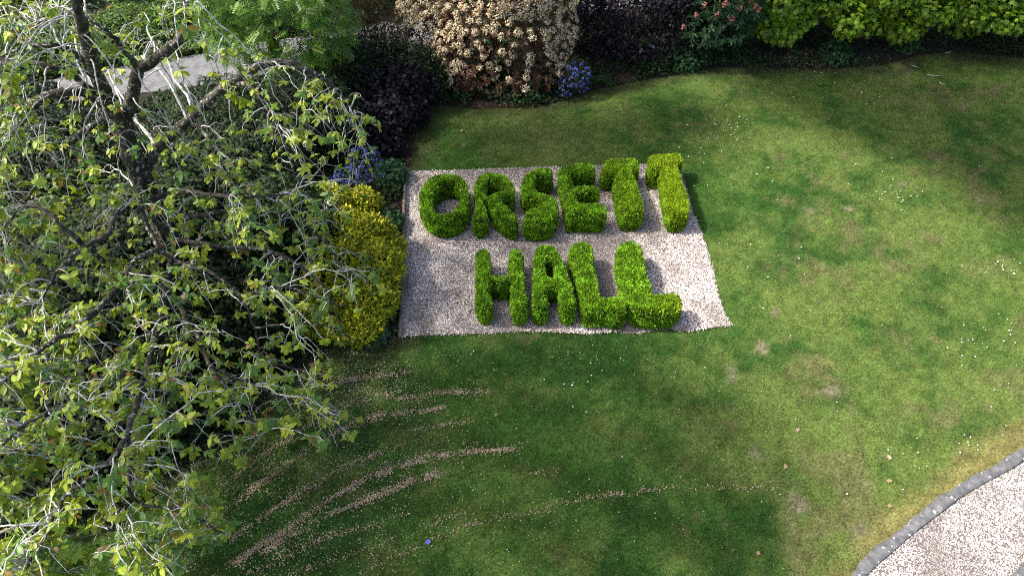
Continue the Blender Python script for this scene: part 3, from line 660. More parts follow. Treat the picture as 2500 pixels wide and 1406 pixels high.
nodes, ndir = [np.concatenate([p[::2] for p, r in SK[1:]])], None
NODE = nodes[0]; NRAD = np.concatenate([r[::2] for p, r in SK[1:]])
tips = []; tw = MB(); ros = []               # rosettes: position, axis
def arc(p0, p1, sag, n=9, wob=.03):
    """out and over, then hanging: the way a weeping shoot grows"""
    h = p1 - p0; L = np.linalg.norm(h)
    m1 = p0 + h * .3 + np.array((0, 0, sag * L)); m2 = p0 + h * .75 + np.array((0, 0, sag * .75 * L))
    t = np.linspace(0, 1, n)[:, None]
    P = (1 - t) ** 3 * p0 + 3 * (1 - t) ** 2 * t * m1 + 3 * (1 - t) * t * t * m2 + t ** 3 * p1
    P[1:] += np.cumsum(rng.normal(size=(n - 1, 3)) * wob * L * .22, 0)
    return P
sec_nodes = []
targets = []
for cx in range(-135, 960, 70):
    for cy in range(-60, 1470, 70):
        for _ in range(2):
            px, py = cx + rng.uniform(0, 70), cy + rng.uniform(0, 70)
            if px > 0 and not in_poly(np.array([px]), np.array([py]), CROWN)[0]: continue
            best, bd = None, 9
            for z in rng.uniform(.5, 6.6, 14):      # hang it near a limb that passes above it
                p = G(px, py, z); q = np.linalg.norm(NODE - p, axis=1) + np.maximum(0, p[2] + .1 - NODE[:, 2]) * 1.5
                v = abs(q.min() - .75) + rng.random() * .4
                if v < bd: bd, best = v, p
            if 90 < px < 570 and 120 < py < 265 and rng.random() < .7: continue
            targets.append(best)
for _ in range(90):                         # the far side of the crown, which the photograph does not show
    d = rand_dirs(1)[0]; d[2] = abs(d[2]) * .8; d[0] = -abs(d[0]); targets.append(EC + d * ER * rng.uniform(.7, 1))
for p in targets:
    dd = np.linalg.norm(NODE - p, axis=1) + np.maximum(0, p[2] - NODE[:, 2]) * 1.5
    i = np.argmin(dd + rng.random(len(dd)) * .7); p0 = NODE[i]; L = np.linalg.norm(p - p0)
    if L < .15 or L > 3.2: continue
    P = arc(p0, p, rng.uniform(.10, .38), 11, .085)
    r0 = min(NRAD[i] * .6, .007 + .006 * L)
    V, F = tube(P, np.linspace(r0, .0045, len(P)), 5); tw.add(V, F)
    sec_nodes.append(P[3:]); tips.append((P[-1], P[-1] - P[-2])); tips += [(P[j], rng.normal(size=3) * .1 + np.array((0, 0, .06))) for j in (5, 8)]
sec_nodes = np.concatenate(sec_nodes)
CR = CROWN
for _ in range(1350):
    i = rng.integers(len(sec_nodes)); p0 = sec_nodes[i]; L = rng.uniform(.35, 1.25)
    a = rng.uniform(0, 6.28); e = p0 + np.array((math.cos(a) * L * .55, math.sin(a) * L * .55, -L * rng.uniform(.25, .95)))
    if e[2] < .25: continue
    x, y, _d = project(e[None]);
    if (x[0] > 0) and not in_poly(x, y, CR)[0]: continue
    if 60 < x[0] < 570 and 130 < y[0] < 265 and rng.random() < .75: continue
    P = arc(p0, e, rng.uniform(.15, .5), 8, .10)
    if rng.random() < .5: P = np.vstack([P, P[-1] + norm((P[-1] - P[-2]) * np.array((1, 1, -.4)) + rng.normal(size=3) * .02) * .07])
    V, F = tube(P, np.linspace(.0068, .0036, len(P)), 4); tw.add(V, F)
    tips.append((P[-1], P[-1] - P[-2]))
    for q in range(rng.integers(0, 3)): 
        j = rng.integers(2, len(P) - 1); tips.append((P[j], rng.normal(size=3) * .1 + np.array((0, 0, .06))))
    if rng.random() < .35:                    # a bare side shoot
        j = rng.integers(1, len(P) - 2); e2 = P[j] + np.array((rng.normal() * .18, rng.normal() * .18, -rng.uniform(.05, .3)))
        Q = arc(P[j], e2, .3, 5, .08); V, F = tube(Q, np.linspace(.005, .0034, 5), 4); tw.add(V, F)
        if rng.random() < .4: tips.append((Q[-1], Q[-1] - Q[-2]))
o = tw.build('twigs', M_twig, cherry, smooth=True); o['kind'] = 'stuff'; o['label'] = 'thin lichen grey hanging twigs'
# rosettes of young leaves at the shoot tips
TP = np.array([t[0] for t in tips]); TD = norm(np.array([t[1] for t in tips]))
tx, ty, _d = project(TP); sel = rng.random(len(TP)) < np.where((ty < 330) & (tx > 90) & (tx < 540), .30, np.where(((tx > 520) & (ty < 470)) | ((tx > 790) & (ty < 820)), .58, np.where((ty < 470) & (tx > 0), .66, .84))); TP, TD = TP[sel], TD[sel]
LP, LA, LN, LS, LC = [], [], [], [], []
for p, d in zip(TP, TD):
    k = rng.integers(5, 9); ax0 = norm(d * .5 + np.array((0, 0, .75)) + rng.normal(size=3) * .25); u = norm(np.cross(ax0, (.3, .5, .8))); v = np.cross(ax0, u)
    size = rng.uniform(.088, .16); tone = rng.random(); off = rng.random() * 6.28
    base = np.array((.175, .285, .030)) * (1 - tone) + np.array((.33, .385, .030)) * tone if rng.random() < .68 else np.array((.115, .215, .036))
    for q in range(k):
        an = off + q * 6.283 / k + rng.normal() * .2; rd = math.cos(an) * u + math.sin(an) * v; el = rng.uniform(.9, 1.5)
        LP.append(p + rng.normal(size=3) * .008); LA.append(norm(math.sin(el) * rd + math.cos(el) * ax0 + np.array((0, 0, -.75)))); LN.append(norm(ax0 + rd * .25 + rng.normal(size=3) * .15))
        LS.append(size * rng.uniform(.65, 1.1)); cc_ = base * (1 + rng.normal() * .13)
        if rng.random() < .035: cc_ = np.array((.24, .13, .03))
        LC.append(cc_)
put_leaves(cherry, OVAL, np.array(LP), frames(np.array(LA), np.array(LN)), np.array(LS), np.clip(np.array(LC), .005, .6), M_leaf, 'leaf', 'foliage', 300)
# a few last blossoms
m = MB()
for _ in range(26):
    p = TP[rng.integers(len(TP))] + rng.normal(size=3) * .03
    for q in range(14):
        P_ = (p + rng.normal(size=3) * .03)[None]; V, F = scatter(ROUND, P_, frames(rand_dirs(1), rand_dirs(1)), np.array([.028])); m.add(V, F, np.array((.62, .42, .45)) * rng.uniform(.75, 1.1))
o = m.build('blossom', M_petal, cherry); o['kind'] = 'stuff'; o['label'] = 'last faded pink blossoms among the leaves'

# ------------------------------------------------------------------ shrubs and trees round the lawn
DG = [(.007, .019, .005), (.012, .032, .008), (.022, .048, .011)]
MG = [(.035, .085, .016), (.055, .120, .020), (.080, .150, .026)]
def bl(px, py, Y, r): return (B(px, py, Y), np.array(r, float))
def blz(px, py, z, r): return (G(px, py, z), np.array(r, float))

# understorey beneath and behind the cherry
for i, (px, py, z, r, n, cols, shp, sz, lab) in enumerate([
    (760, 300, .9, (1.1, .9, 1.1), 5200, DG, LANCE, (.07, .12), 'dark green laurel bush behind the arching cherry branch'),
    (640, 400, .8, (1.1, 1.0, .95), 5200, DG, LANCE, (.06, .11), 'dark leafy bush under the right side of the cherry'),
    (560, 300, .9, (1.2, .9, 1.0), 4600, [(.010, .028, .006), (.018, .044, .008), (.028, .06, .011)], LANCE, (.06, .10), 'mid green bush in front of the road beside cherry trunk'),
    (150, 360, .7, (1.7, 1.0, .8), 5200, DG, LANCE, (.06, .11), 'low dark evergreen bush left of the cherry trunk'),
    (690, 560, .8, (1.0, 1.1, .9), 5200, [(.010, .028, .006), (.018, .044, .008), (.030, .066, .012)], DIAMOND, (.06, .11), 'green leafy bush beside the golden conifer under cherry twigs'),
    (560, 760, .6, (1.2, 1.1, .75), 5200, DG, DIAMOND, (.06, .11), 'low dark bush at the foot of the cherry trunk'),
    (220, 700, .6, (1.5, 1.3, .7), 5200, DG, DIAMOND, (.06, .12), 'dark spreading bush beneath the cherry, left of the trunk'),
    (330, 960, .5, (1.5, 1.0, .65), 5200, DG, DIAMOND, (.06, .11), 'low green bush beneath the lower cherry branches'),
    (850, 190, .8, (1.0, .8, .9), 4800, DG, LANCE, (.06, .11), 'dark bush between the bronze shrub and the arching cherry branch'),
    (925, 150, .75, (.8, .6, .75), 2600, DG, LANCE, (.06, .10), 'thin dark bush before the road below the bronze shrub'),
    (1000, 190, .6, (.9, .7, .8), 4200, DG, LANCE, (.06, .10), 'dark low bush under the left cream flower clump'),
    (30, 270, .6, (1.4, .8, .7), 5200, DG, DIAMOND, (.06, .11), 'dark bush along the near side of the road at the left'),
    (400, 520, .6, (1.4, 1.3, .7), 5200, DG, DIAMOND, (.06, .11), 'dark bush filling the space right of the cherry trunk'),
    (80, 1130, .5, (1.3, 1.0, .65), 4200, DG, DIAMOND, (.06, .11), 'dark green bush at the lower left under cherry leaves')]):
    c = G(px, py, z); shrub('shrub', lab, 'shrub', c, [(c, np.array(r))], int(n * 1.25), shp, (sz[0] * 1.35, sz[1] * 1.45), [np.array(q) * .62 for q in cols] + [np.array(cols[-1]) * 1.25], M_dull, wts=[.36, .32, .20, .12], parts=40, up=.7, droop=.3, depth=.75, lump=.9, nstem=4)  # leaf colours scaled darker, standing in for the cherry's shade

# golden conifer spilling over the timber edge
c1, c2, c3 = G(862, 645, .6), G(850, 520, .55), G(800, 740, .5)
shrub('conifer_shrub', 'golden yellow conifer bush spilling against the left edge of the gravel', 'shrub', c1, [(G(*q, z), np.array(r)) for q, z, r in [((900, 590), .5, (.55, .5, .5)), ((920, 660), .5, (.48, .6, .48)), ((900, 730), .42, (.5, .5, .45)), ((840, 570), .55, (.55, .5, .45)), ((830, 660), .55, (.6, .6, .5)), ((870, 790), .3, (.5, .4, .35)), ((800, 760), .4, (.6, .5, .45)), ((885, 500), .45, (.38, .3, .35)), ((820, 500), .5, (.5, .35, .38)), ((945, 610), .38, (.32, .45, .36))]], 30000, SPRIG, (.06, .115), [(.19, .22, .012), (.32, .33, .016), (.46, .44, .020), (.09, .13, .014)], M_dull, up=.75, out=.9, droop=-.25, depth=.34, lump=.8, jit=.22, nstem=5, wts=[.3, .35, .2, .15])

# pinnate-leaved tree over the road
def pinnate(name, label, base, blobs, n, length, cols, parts=0):
    t = tag(empty(name, (base[0], base[1], 0)), label, 'tree')
    P, NN = blob_points(blobs, n, .6, .5); ax = norm(np.cross(NN + rng.normal(size=P.shape) * .4, rand_dirs(n)[:len(P)]) + NN * .5 + np.array((0, 0, -.25))); nr = norm(NN * .5 + np.array((0, 0, .8)) + rng.normal(size=P.shape) * .3)
    R = frames(ax, nr); LP, LA, LN, LS = [], [], [], []
    for q in range(6):
        for sgn in (-1, 1):
            f = .15 + q * .15; LP.append(P + R[:, :, 1] * (length * f)); LA.append(R[:, :, 0] * sgn + R[:, :, 1] * .55 - R[:, :, 2] * .15); LN.append(R[:, :, 2]); LS.append(np.full(len(P), length * .36 * (1 - .05 * q)))
    C0 = palette(len(P), cols, .18); LC = np.concatenate([C0] * 12)
    put_leaves(t, BLADE, np.concatenate(LP), frames(norm(np.concatenate(LA)), np.concatenate(LN)), np.concatenate(LS), LC, M_leaf, 'leaflet', 'foliage', parts)
    tr = catmull([(base[0], base[1], -.05), (base[0] + .1, base[1], 1.5), blobs[0][0], blobs[-1][0] + np.array((0, 0, .6))], 6)
    V, F = tube(tr, np.linspace(.13, .03, len(tr)), 8); build('trunk', V, F, M_bark, t, smooth=True)
    for k in range(14):
        c, r = blobs[k % len(blobs)]; e = c + rand_dirs(1)[0] * r * .9; s0 = tr[rng.integers(5, len(tr))]
        Pq = arc(s0, e, .15, 7, .06); V, F = tube(Pq, np.linspace(.03, .008, 7), 5); build('branch', V, F, M_bark, t, smooth=True)
pinnate('ash_tree', 'light green tree with feathery leaflets hanging over the road', B(690, 190, 16.2), [bl(700, 75, 15.2, (1.35, .9, .8)), bl(600, 70, 15.4, (1.0, .8, .7)), bl(785, 60, 15.4, (.7, .8, .9)), bl(640, -70, 15.5, (1.7, 1.1, 1.0)), bl(560, 10, 15.8, (.8, .7, .6))], 1700, .34, [(.050, .130, .014), (.085, .185, .02), (.13, .23, .03)], 120)

# trees and hedge beyond the road
shrub('hedge', 'clipped green hedge running along the far side of the road', 'hedge', B(380, 60, 20.0), [bl(60 + 130 * k, 118 - 20 * k, 18.4 + .42 * k, (1.0, .75, .75)) for k in range(8)], 17000, DIAMOND, (.06, .11), [(.03, .075, .014), (.055, .12, .018), (.085, .155, .02)], M_dull, depth=.4, lump=.45, nstem=6)
for px, py, Y, r, lab, cols in [(40, 25, 20.5, (1.8, 1.4, 1.5), 'yellow green bush at the upper left beyond the road', [(.09, .13, .015), (.13, .16, .02), (.05, .09, .015)]), (250, 0, 21.5, (2.2, 1.5, 1.8), 'dark bushy tree beyond the road behind cherry top', DG), (480, 10, 21.5, (1.8, 1.4, 1.5), 'bright green bush beyond the road left of the ash', MG), (820, -10, 20.6, (1.5, 1.2, 1.3), 'dark green bush beyond the road right of the ash', DG)]:
    c = B(px, py, Y); shrub('shrub', lab, 'shrub', c, [(c, np.array(r)), (c + np.array((.4, .3, 1.2)), np.array(r) * .75)], 6500, DIAMOND, (.08, .14), cols, M_dull, lump=.5, depth=.5)

# brown twiggy shrub with small bronze leaves
c = B(900, 70, 16.9)
shrub('bronze_shrub', 'sparse bronze brown shrub with the road showing through', 'shrub', (c[0], 17.0), [(c, np.array((.85, .6, 1.0))), (c + np.array((-.3, .2, 1.2)), np.array((.9, .7, .9))), (c + np.array((.5, -.3, -.3)), np.array((.6, .5, .7))), (c + np.array((-.1, -.25, -.7)), np.array((.95, .5, .6)))], 15000, DIAMOND, (.035, .065), [(.040, .024, .012), (.07, .036, .016), (.022, .034, .010), (.014, .028, .008), (.10, .055, .022)], M_dull, depth=.8, lump=.5, nstem=22, srad=.02)

# purple-leaved bushes
PUR = [(.006, .0045, .0075), (.010, .007, .012), (.025, .017, .030), (.005, .0035, .005)]
c = G(950, 260, .75)
shrub('purple_shrub', 'dark purple leaved bush left of the cream flowering shrub', 'shrub', c, [(G(*q, z), np.array(r)) for q, z, r in [((955, 270), .55, (.6, .55, .5)), ((985, 200), .85, (.5, .4, .45)), ((905, 215), .75, (.5, .4, .5)), ((900, 310), .45, (.55, .5, .42)), ((1005, 270), .35, (.42, .45, .38)), ((930, 350), .25, (.5, .4, .3)), ((1030, 215), .6, (.4, .35, .45)), ((870, 265), .5, (.4, .4, .4))]], 7500, ROUND, (.065, .115), PUR, M_dull, parts=60, up=.6, depth=.75, lump=1.0, nstem=5)
c = B(1540, 70, 18.1)
shrub('purple_shrub', 'large dark purple leaved shrub right of the cream flowering shrub', 'shrub', (c[0], 18.1), [(np.array((c[0], 18.0, .9)), np.array((1.75, 1.15, 1.0))), (np.array((c[0] - .1, 18.2, 2.0)), np.array((1.85, 1.2, 1.1))), (np.array((c[0] + 1.2, 18.0, 1.7)), np.array((.8, .8, .8)))], 12000, ROUND, (.055, .10), PUR, M_dull, parts=120, up=.6, depth=.5, lump=.9, nstem=6)

c = np.array((-.6, 19.2, 1.2))
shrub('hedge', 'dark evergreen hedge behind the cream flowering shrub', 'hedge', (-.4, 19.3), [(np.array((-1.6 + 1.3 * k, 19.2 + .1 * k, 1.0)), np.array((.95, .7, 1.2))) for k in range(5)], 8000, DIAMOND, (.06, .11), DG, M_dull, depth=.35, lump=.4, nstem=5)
# photinia in flower
PB = [(np.array((-.10, 17.0, 1.25)), np.array((1.80, 1.30, 1.35))), (np.array((.20, 17.15, 2.5)), np.array((1.55, 1.2, 1.1))), (np.array((-2.25, 17.5, 1.2)), np.array((.85, .7, 1.15))), (np.array((-1.15, 16.75, .85)), np.array((.95, .8, .8))), (np.array((-.2, 16.1, .45)), np.array((1.75, .62, .5)))]
ph, P_, N_ = shrub('photinia', 'large rounded evergreen shrub covered in cream flower heads', 'shrub', (-.1, 17.0), PB, 19800, LANCE, (.11, .17), [(.070, .040, .020), (.120, .052, .030), (.050, .050, .020), (.10, .036, .026), (.035, .045, .014)], M_leaf, parts=150, k=6, spread=1.0, droop=.15, depth=.22, lump=.2, nstem=8, srad=.04)
def flower_head(seed, n, rx, rz, fl, cols):
    r = np.random.default_rng(seed); d = norm(r.normal(size=(n, 3))); d[:, 2] = np.abs(d[:, 2]); p = d * np.array((rx, rx, rz)) * r.uniform(.75, 1.05, (n, 1))
    V, F = scatter(ROUND, p, frames(norm(r.normal(size=(n, 3)) * .5 + np.cross(d, (0.2, .9, .3))), d + r.normal(size=(n, 3)) * .3), np.full(n, fl))
    c = np.array(cols)[r.integers(0, len(cols), n)] * r.uniform(.8, 1.1, (n, 1)); return V, F, np.repeat(c, len(ROUND[0]), 0)
FH = [mesh_data('flower_head', *flower_head(60 + i, 85, .10, .065, .034, [(.66, .55, .38), (.76, .67, .50), (.46, .35, .22), (.60, .52, .35)])[:2], M_petal, flower_head(60 + i, 85, .10, .065, .034, [(.66, .55, .38), (.76, .67, .50), (.46, .35, .22), (.60, .52, .35)])[2]) for i in range(5)]
def heads(thing, meshes, spots, nrm, sc, name='flower_head'):
    loc = np.array(thing.location)
    for p, nn in zip(spots, nrm):
        o = bpy.data.objects.new(name, random.choice(meshes)); COL.objects.link(o); o.parent = thing
        z = norm(nn + np.array((0, 0, .5)) + rng.normal(size=3) * .15); x_ = norm(np.cross((rng.normal(), rng.normal(), .1), z)); y_ = np.cross(z, x_)
        M = np.eye(4); M[:3, :3] = np.stack([x_, y_, z], -1) * rng.uniform(*sc); M[:3, 3] = p - loc; o.matrix_basis = Matrix(M.tolist())
# heads sit over the upper part of the bush, thinning out towards its skirt
hp, hn = [], []
for c, r in PB:
    d = rand_dirs(1500); d = d[(d[:, 1] < .55)]
    hp.append(c + d * r * 1.0); hn.append(norm(d / r))
hp, hn = np.concatenate(hp), np.concatenate(hn)
ok = np.ones(len(hp), bool)
for c, r in PB: ok &= ((((hp - c) / r) ** 2).sum(1) > .97)
hx, hy, hd = project(hp); want = np.clip((190 - hy) / 120, .03, 1) * np.where(hx > 1120, 1, .6)
want = np.where((hy > 150) & (hx < 1120), .30, want); want = want * np.where((hx > 1330) & (hy > 60) & (hy < 190), 1.5, 1); want = np.where((np.abs(hx - 1260) < 70) & (np.abs(hy - 90) < 40), want * .4, want)
ok &= (hy < 250) & ((hy > -45) | (rng.random(len(hp)) < .12)) & ((hn * norm(np.array((0, 0, CAM_H)) - hp)).sum(1) > -.05) & (rng.random(len(hp)) < want ** 1.5)
hp, hn = hp[ok], hn[ok]; o_ = rng.permutation(len(hp)); kept = []
for i in o_:
    if all(np.linalg.norm(hp[i] - hp[j]) > .155 for j in kept): kept.append(i)
    if len(kept) >= 290: break
kept = np.array(kept); heads(ph, FH, hp[kept] + hn[kept] * .03, hn[kept], (.85, 1.3))

# blue ceanothus
def ceanothus(label, blobs, n, nf):
    t, P, NN = shrub('ceanothus', label, 'shrub', blobs[0][0], blobs, n, DIAMOND, (.03, .055), [(.012, .030, .014), (.020, .045, .020)], M_dull, depth=.4, lump=.4, nstem=4)
    p, nn = blob_points(blobs, nf, .1, .35); idx = pick_visible(p, np.ones(len(p)), 90, 10)
    fm = [mesh_data('flower_head', *flower_head(90 + i, 22, .035, .055, .03, [(.075, .085, .30), (.11, .13, .40), (.055, .06, .22)])[:2], M_petal, flower_head(90 + i, 22, .035, .055, .03, [(.075, .085, .30), (.11, .13, .40), (.055, .06, .22)])[2]) for i in range(3)]
    heads(t, fm, p[idx], nn[idx], (.8, 1.3))
ceanothus('blue flowering bush in the shade beside the golden conifer', [blz(895, 415, .6, (.42, .42, .55)), blz(850, 455, .45, (.4, .35, .4))], 2600, 420)
ceanothus('small blue flowering bush at the foot of the purple shrub', [blz(1410, 190, .5, (.34, .3, .38)), blz(1380, 215, .3, (.2, .2, .25))], 1300, 260)

# red horse chestnut
c = np.array((5.85, 17.9, 1.9))
CB = [(c, np.array((1.25, .95, .95))), (c + np.array((-.3, -.4, -.75)), np.array((1.0, .7, .6))), (c + np.array((-.2, .3, 1.3)), np.array((1.5, 1.1, 1.0)))]
hc, P_, N_ = shrub('chestnut_tree', 'dark leaved tree with pink flower candles behind the ivy', 'tree', (6.0, 18.6), CB, 7200, LANCE, (.13, .21), [(.022, .060, .022), (.032, .080, .026), (.045, .095, .035)], M_leaf, parts=120, k=6, spread=1.35, droop=.45, depth=.3, lump=.4, nstem=4, srad=.06, stem_name='branch')
PK = [mesh_data('flower_candle', *flower_head(120 + i, 40, .06, .15, .05, [(.50, .17, .15), (.55, .26, .22), (.42, .13, .14)])[:2], M_petal, flower_head(120 + i, 40, .06, .15, .05, [(.50, .17, .15), (.55, .26, .22), (.42, .13, .14)])[2]) for i in range(3)]
sp = np.array([B(*q) for q in [(1748, 42, 17.0), (1770, 14, 16.9), (1800, 5, 17.1), (1805, 24, 16.9), (1842, 20, 17.0), (1850, 30, 17.0), (1784, 50, 16.9), (1718, 18, 17.1), (1830, 8, 17.1), (1668, 70, 17.0), (1700, 40, 17.0)]])
heads(hc, PK, sp, np.tile(np.array((0, -.5, .8)), (len(sp), 1)), (.8, 1.15), 'flower_candle')

# bright field maples above a dark hedge
for k, (x0, lab) in enumerate([(8.6, 'bright lime green tree nearest the chestnut, overhanging the lawn edge'), (11.4, 'bright lime green tree in the middle of the back row'), (14.2, 'bright lime green tree at the upper right corner')]):
    bl_ = [(np.array((x0, 18.6, 2.35)), np.array((1.5, 1.1, .9))), (np.array((x0, 19.0, 3.4)), np.array((1.7, 1.3, 1.2)))] + [(np.array((x0 + rng.uniform(-1.5, 1.5), rng.uniform(17.35, 18.3), rng.uniform(.75, 2.2))), rng.uniform(.35, .62, 3) * np.array((1.15, 1, .8))) for _ in range(11)]
    shrub('maple_tree', lab, 'tree', (x0, 19.2), bl_, 6400, LOBED, (.11, .19), [(.080, .165, .010), (.13, .23, .012), (.19, .30, .016)], M_leaf, group='bright green trees along the back of the lawn', parts=110, up=.8, droop=.3, depth=.45, lump=.55, nstem=6, srad=.07, smat=M_bark, stem_name='branch')
hb = [(np.array((4.6 + 1.15 * k, 18.9 + .15 * math.sin(k * 2), .85)), np.array((.95, .7, 1.1))) for k in range(11)] + [(np.array((5.0 + 1.5 * k, 20.0, 1.5)), np.array((1.1, .7, 1.4))) for k in range(8)]
shrub('hedge', 'dark shaded hedge beneath the bright green trees', 'hedge', (9, 19), hb, 24000, DIAMOND, (.06, .11), [(.007, .017, .004), (.012, .028, .007), (.018, .036, .009)], M_dull, depth=.4, lump=.4, nstem=8)
c = np.array((14.6, 18.35, .7))
shrub('hedge', 'dark clipped evergreen hedge at the right end of the back border', 'hedge', (c[0], c[1]), [(c, np.array((1.5, .75, .85))), (c + np.array((1.6, .1, 0)), np.array((1.2, .8, .9)))], 8000, DIAMOND, (.04, .07), [(.012, .022, .007), (.022, .036, .011)], M_dull, depth=.2, lump=.2, nstem=3)

# ivy, nettles and litter over the beds: nobody could count it
def cover(name, label, n, region, dens, size, cols, hmax, shape=DIAMOND, cat='ground cover'):
    xs, ys = [], []
    while sum(map(len, xs)) < n:
        x = rng.uniform(-14, 16, 60000); y = rng.uniform(2.5, 19.5, 60000); px, py, _ = project(np.stack([x, y, 0 * x], -1))
        ok = in_poly(x, y, BED) & ~in_poly(x, y, ROADP) & region(px, py) & (rng.random(60000) < dens(x, y, px, py)); xs.append(x[ok]); ys.append(y[ok])
    x = np.concatenate(xs)[:n]; y = np.concatenate(ys)[:n]
    z = .012 + hmax * rng.random(n) * sstep(.3, .7, fbm(x, y, .5, 70)); P = np.stack([x, y, z], -1)
    ax = norm(rng.normal(size=(n, 3)) * np.array((1, 1, .35))); nr = norm(np.array((0, 0, 1)) + rng.normal(size=(n, 3)) * .45)
    V, F = scatter(shape, P, frames(ax, nr), rng.uniform(*size, n)); C = palette(n, cols, .22)
    tag(build(name, V, F, M_dull, None, np.repeat(C, len(shape[0]), 0)), label, cat, kind='stuff')
inview = lambda px, py: (px > -80) & (px < 2580) & (py > -40) & (py < 1450)
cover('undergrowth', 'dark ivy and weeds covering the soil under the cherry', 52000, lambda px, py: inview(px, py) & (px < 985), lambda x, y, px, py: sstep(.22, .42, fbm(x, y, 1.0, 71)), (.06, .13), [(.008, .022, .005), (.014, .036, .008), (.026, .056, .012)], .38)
cover('verge_plants', 'low green weeds and grass on the far verge of the road', 14000, lambda px, py: inview(px, py) & (px < 900) & (py + .156 * px < 212), lambda x, y, px, py: .35 + .65 * sstep(.25, .5, fbm(x, y, .8, 74)), (.07, .15), [(.025, .065, .010), (.05, .11, .014), (.085, .15, .018), (.11, .15, .03)], .35)
cover('ivy', 'dark ivy along the back border below the trees', 26000, lambda px, py: inview(px, py) & (px > 1010) & (py > 60), lambda x, y, px, py: sstep(.30, .5, fbm(x, y, .9, 72)) * np.where(px < 1780, 1, .55), (.06, .11), [(.012, .034, .010), (.019, .050, .013), (.028, .068, .017)], .40)
cover('fallen_leaves', 'rusty red fallen leaves at the edge of the back bed', 900, lambda px, py: (px > 930) & (px < 1420) & (py > 225) & (py < 440), lambda x, y, px, py: sstep(.35, .6, fbm(x, y, .7, 73)), (.05, .09), [(.20, .05, .02), (.12, .035, .02), (.26, .10, .04), (.10, .06, .035)], .01)
cover('fallen_leaves', 'brown wood chips and leaf litter heaped on the back border', 700, lambda px, py: (np.hypot((px - 1965) / 55, (py - 148) / 26) < 1), lambda x, y, px, py: 1 + 0 * x, (.06, .13), [(.16, .10, .07), (.24, .17, .12), (.09, .06, .04)], .12, BLADE)
for px, py, r, lab in [(945, 545, .34, 'broad leaved green plant by the timber edging above the conifer'), (955, 425, .36, 'leafy green plant at the top corner of the gravel'), (1685, 135, .5, 'clump of nettles under the chestnut tree'), (2040, 130, .42, 'grassy weed clump below the lime green trees'), (2210, 100, .4, 'small leafy weed at the foot of the dark hedge'), (905, 810, .3, 'small green plant at the lower end of the conifer')]:
    c = G(px, py, r * .5); shrub('leafy_plant', lab, 'plant', c, [(c, np.array((r, r, r * .75)))], 520, LOBED, (.08, .14), [(.022, .065, .020), (.034, .09, .026), (.03, .075, .03)], M_leaf, up=1.0, droop=.15, depth=.6, nstem=4, srad=.008, parts=30)
def on_gravel(n, f):
    x = rng.uniform(-2.6, 4.5, n * 12); y = rng.uniform(7.7, 12.8, n * 12); ok = in_poly(x, y, GB) & (rng.random(n * 12) < f(x, y)); return x[ok][:n], y[ok][:n]
x, y = on_gravel(420, lambda x, y: .15 + .8 * sstep(.5, .7, fbm(x, y, .8, 90)) * sstep(.5, 3.5, x)); P = np.stack([x, y, 0 * x + .022], -1)
V, F = scatter(DIAMOND, P, frames(norm(rng.normal(size=P.shape) * np.array((1, 1, .3)) + np.array((0, 0, .25))), np.array((0, 0, 1)) + rng.normal(size=P.shape) * .3), rng.uniform(.025, .06, len(x)))
tag(build('weeds', V, F, M_dull, None, np.repeat(palette(len(x), [(.05, .11, .03), (.09, .15, .05), (.10, .11, .05)], .2), 4, 0)), 'small weeds sprouting through the gravel right of the letters', 'weeds', kind='stuff')
x, y = on_gravel(700, lambda x, y: .2 + .8 * sstep(.45, .7, fbm(x, y, .9, 91)) * sstep(9.5, 12.5, y)); P = np.stack([x, y, 0 * x + .026], -1)
V, F = scatter(DIAMOND, P, frames(rng.normal(size=P.shape) * np.array((1, 1, .2)), np.array((0, 0, 1)) + rng.normal(size=P.shape) * .3), rng.uniform(.018, .05, len(x)))
tag(build('leaf_litter', V, F, M_petal, None, np.repeat(palette(len(x), [(.16, .10, .06), (.10, .06, .04), (.24, .16, .10), (.20, .06, .03)], .2), 4, 0)), 'small brown leaf scraps lying on the gravel', 'leaf litter', kind='stuff')
# tangle of dead sticks beside the conifer
c = G(762, 640, .5); t = tag(empty('dead_branches', (c[0], c[1], 0)), 'tangle of bare grey brown dead sticks left of the conifer', 'dead branches')
for k in range(26):
    a = c + np.array((rng.normal() * .1, rng.normal() * .12, -.45)); e = c + rng.normal(size=3) * np.array((.32, .3, .28)) + np.array((0, 0, .2)); P = arc(a, e, .2, 7, .1); V, F = tube(P, np.linspace(.014, .006, 7), 5); build('stick', V, F, M_twig, t, smooth=True)

# ------------------------------------------------------------------ unseen tall trees added, crowns placed to shape the shade on the lawn
def unseen_shade_tree(label, base, blobs, n, size=(.22, .36)):
    t = tag(empty('unseen_shade_tree', (base[0], base[1], 0)), label, 'tree', 'unseen tall trees added to cast shade')
    P, NN = blob_points(blobs, n, .7, .5); ax = norm(rand_dirs(len(P)) + np.array((0, 0, -.3))); nr = norm(NN * .5 + np.array((0, 0, .7)) + rng.normal(size=P.shape) * .5)
    V, F = scatter(DIAMOND, P, frames(ax, nr), rng.uniform(*size, len(P))); C = palette(len(P), MG, .2)
    o = build('foliage', V, F, M_leaf, t, np.repeat(C, 4, 0)); o['kind'] = 'stuff'
    top = np.array(blobs[0][0]); tr = catmull([(base[0], base[1], -.1), (base[0] * .97, base[1], top[2] * .5), top + np.array((0, 0, blobs[0][1][2] * .6))], 6)
    V, F = tube(tr, np.linspace(.35, .06, len(tr)), 10); build('trunk', V, F, M_bark, t, smooth=True)
    for k in range(10):
        c, r = blobs[k % len(blobs)]; e = np.array(c) + rand_dirs(1)[0] * np.array(r) * .8; Pq = arc(tr[rng.integers(6, len(tr) - 1)], e, .05, 7, .05); V, F = tube(Pq, np.linspace(.10, .02, 7), 6); build('branch', V, F, M_bark, t, smooth=True)
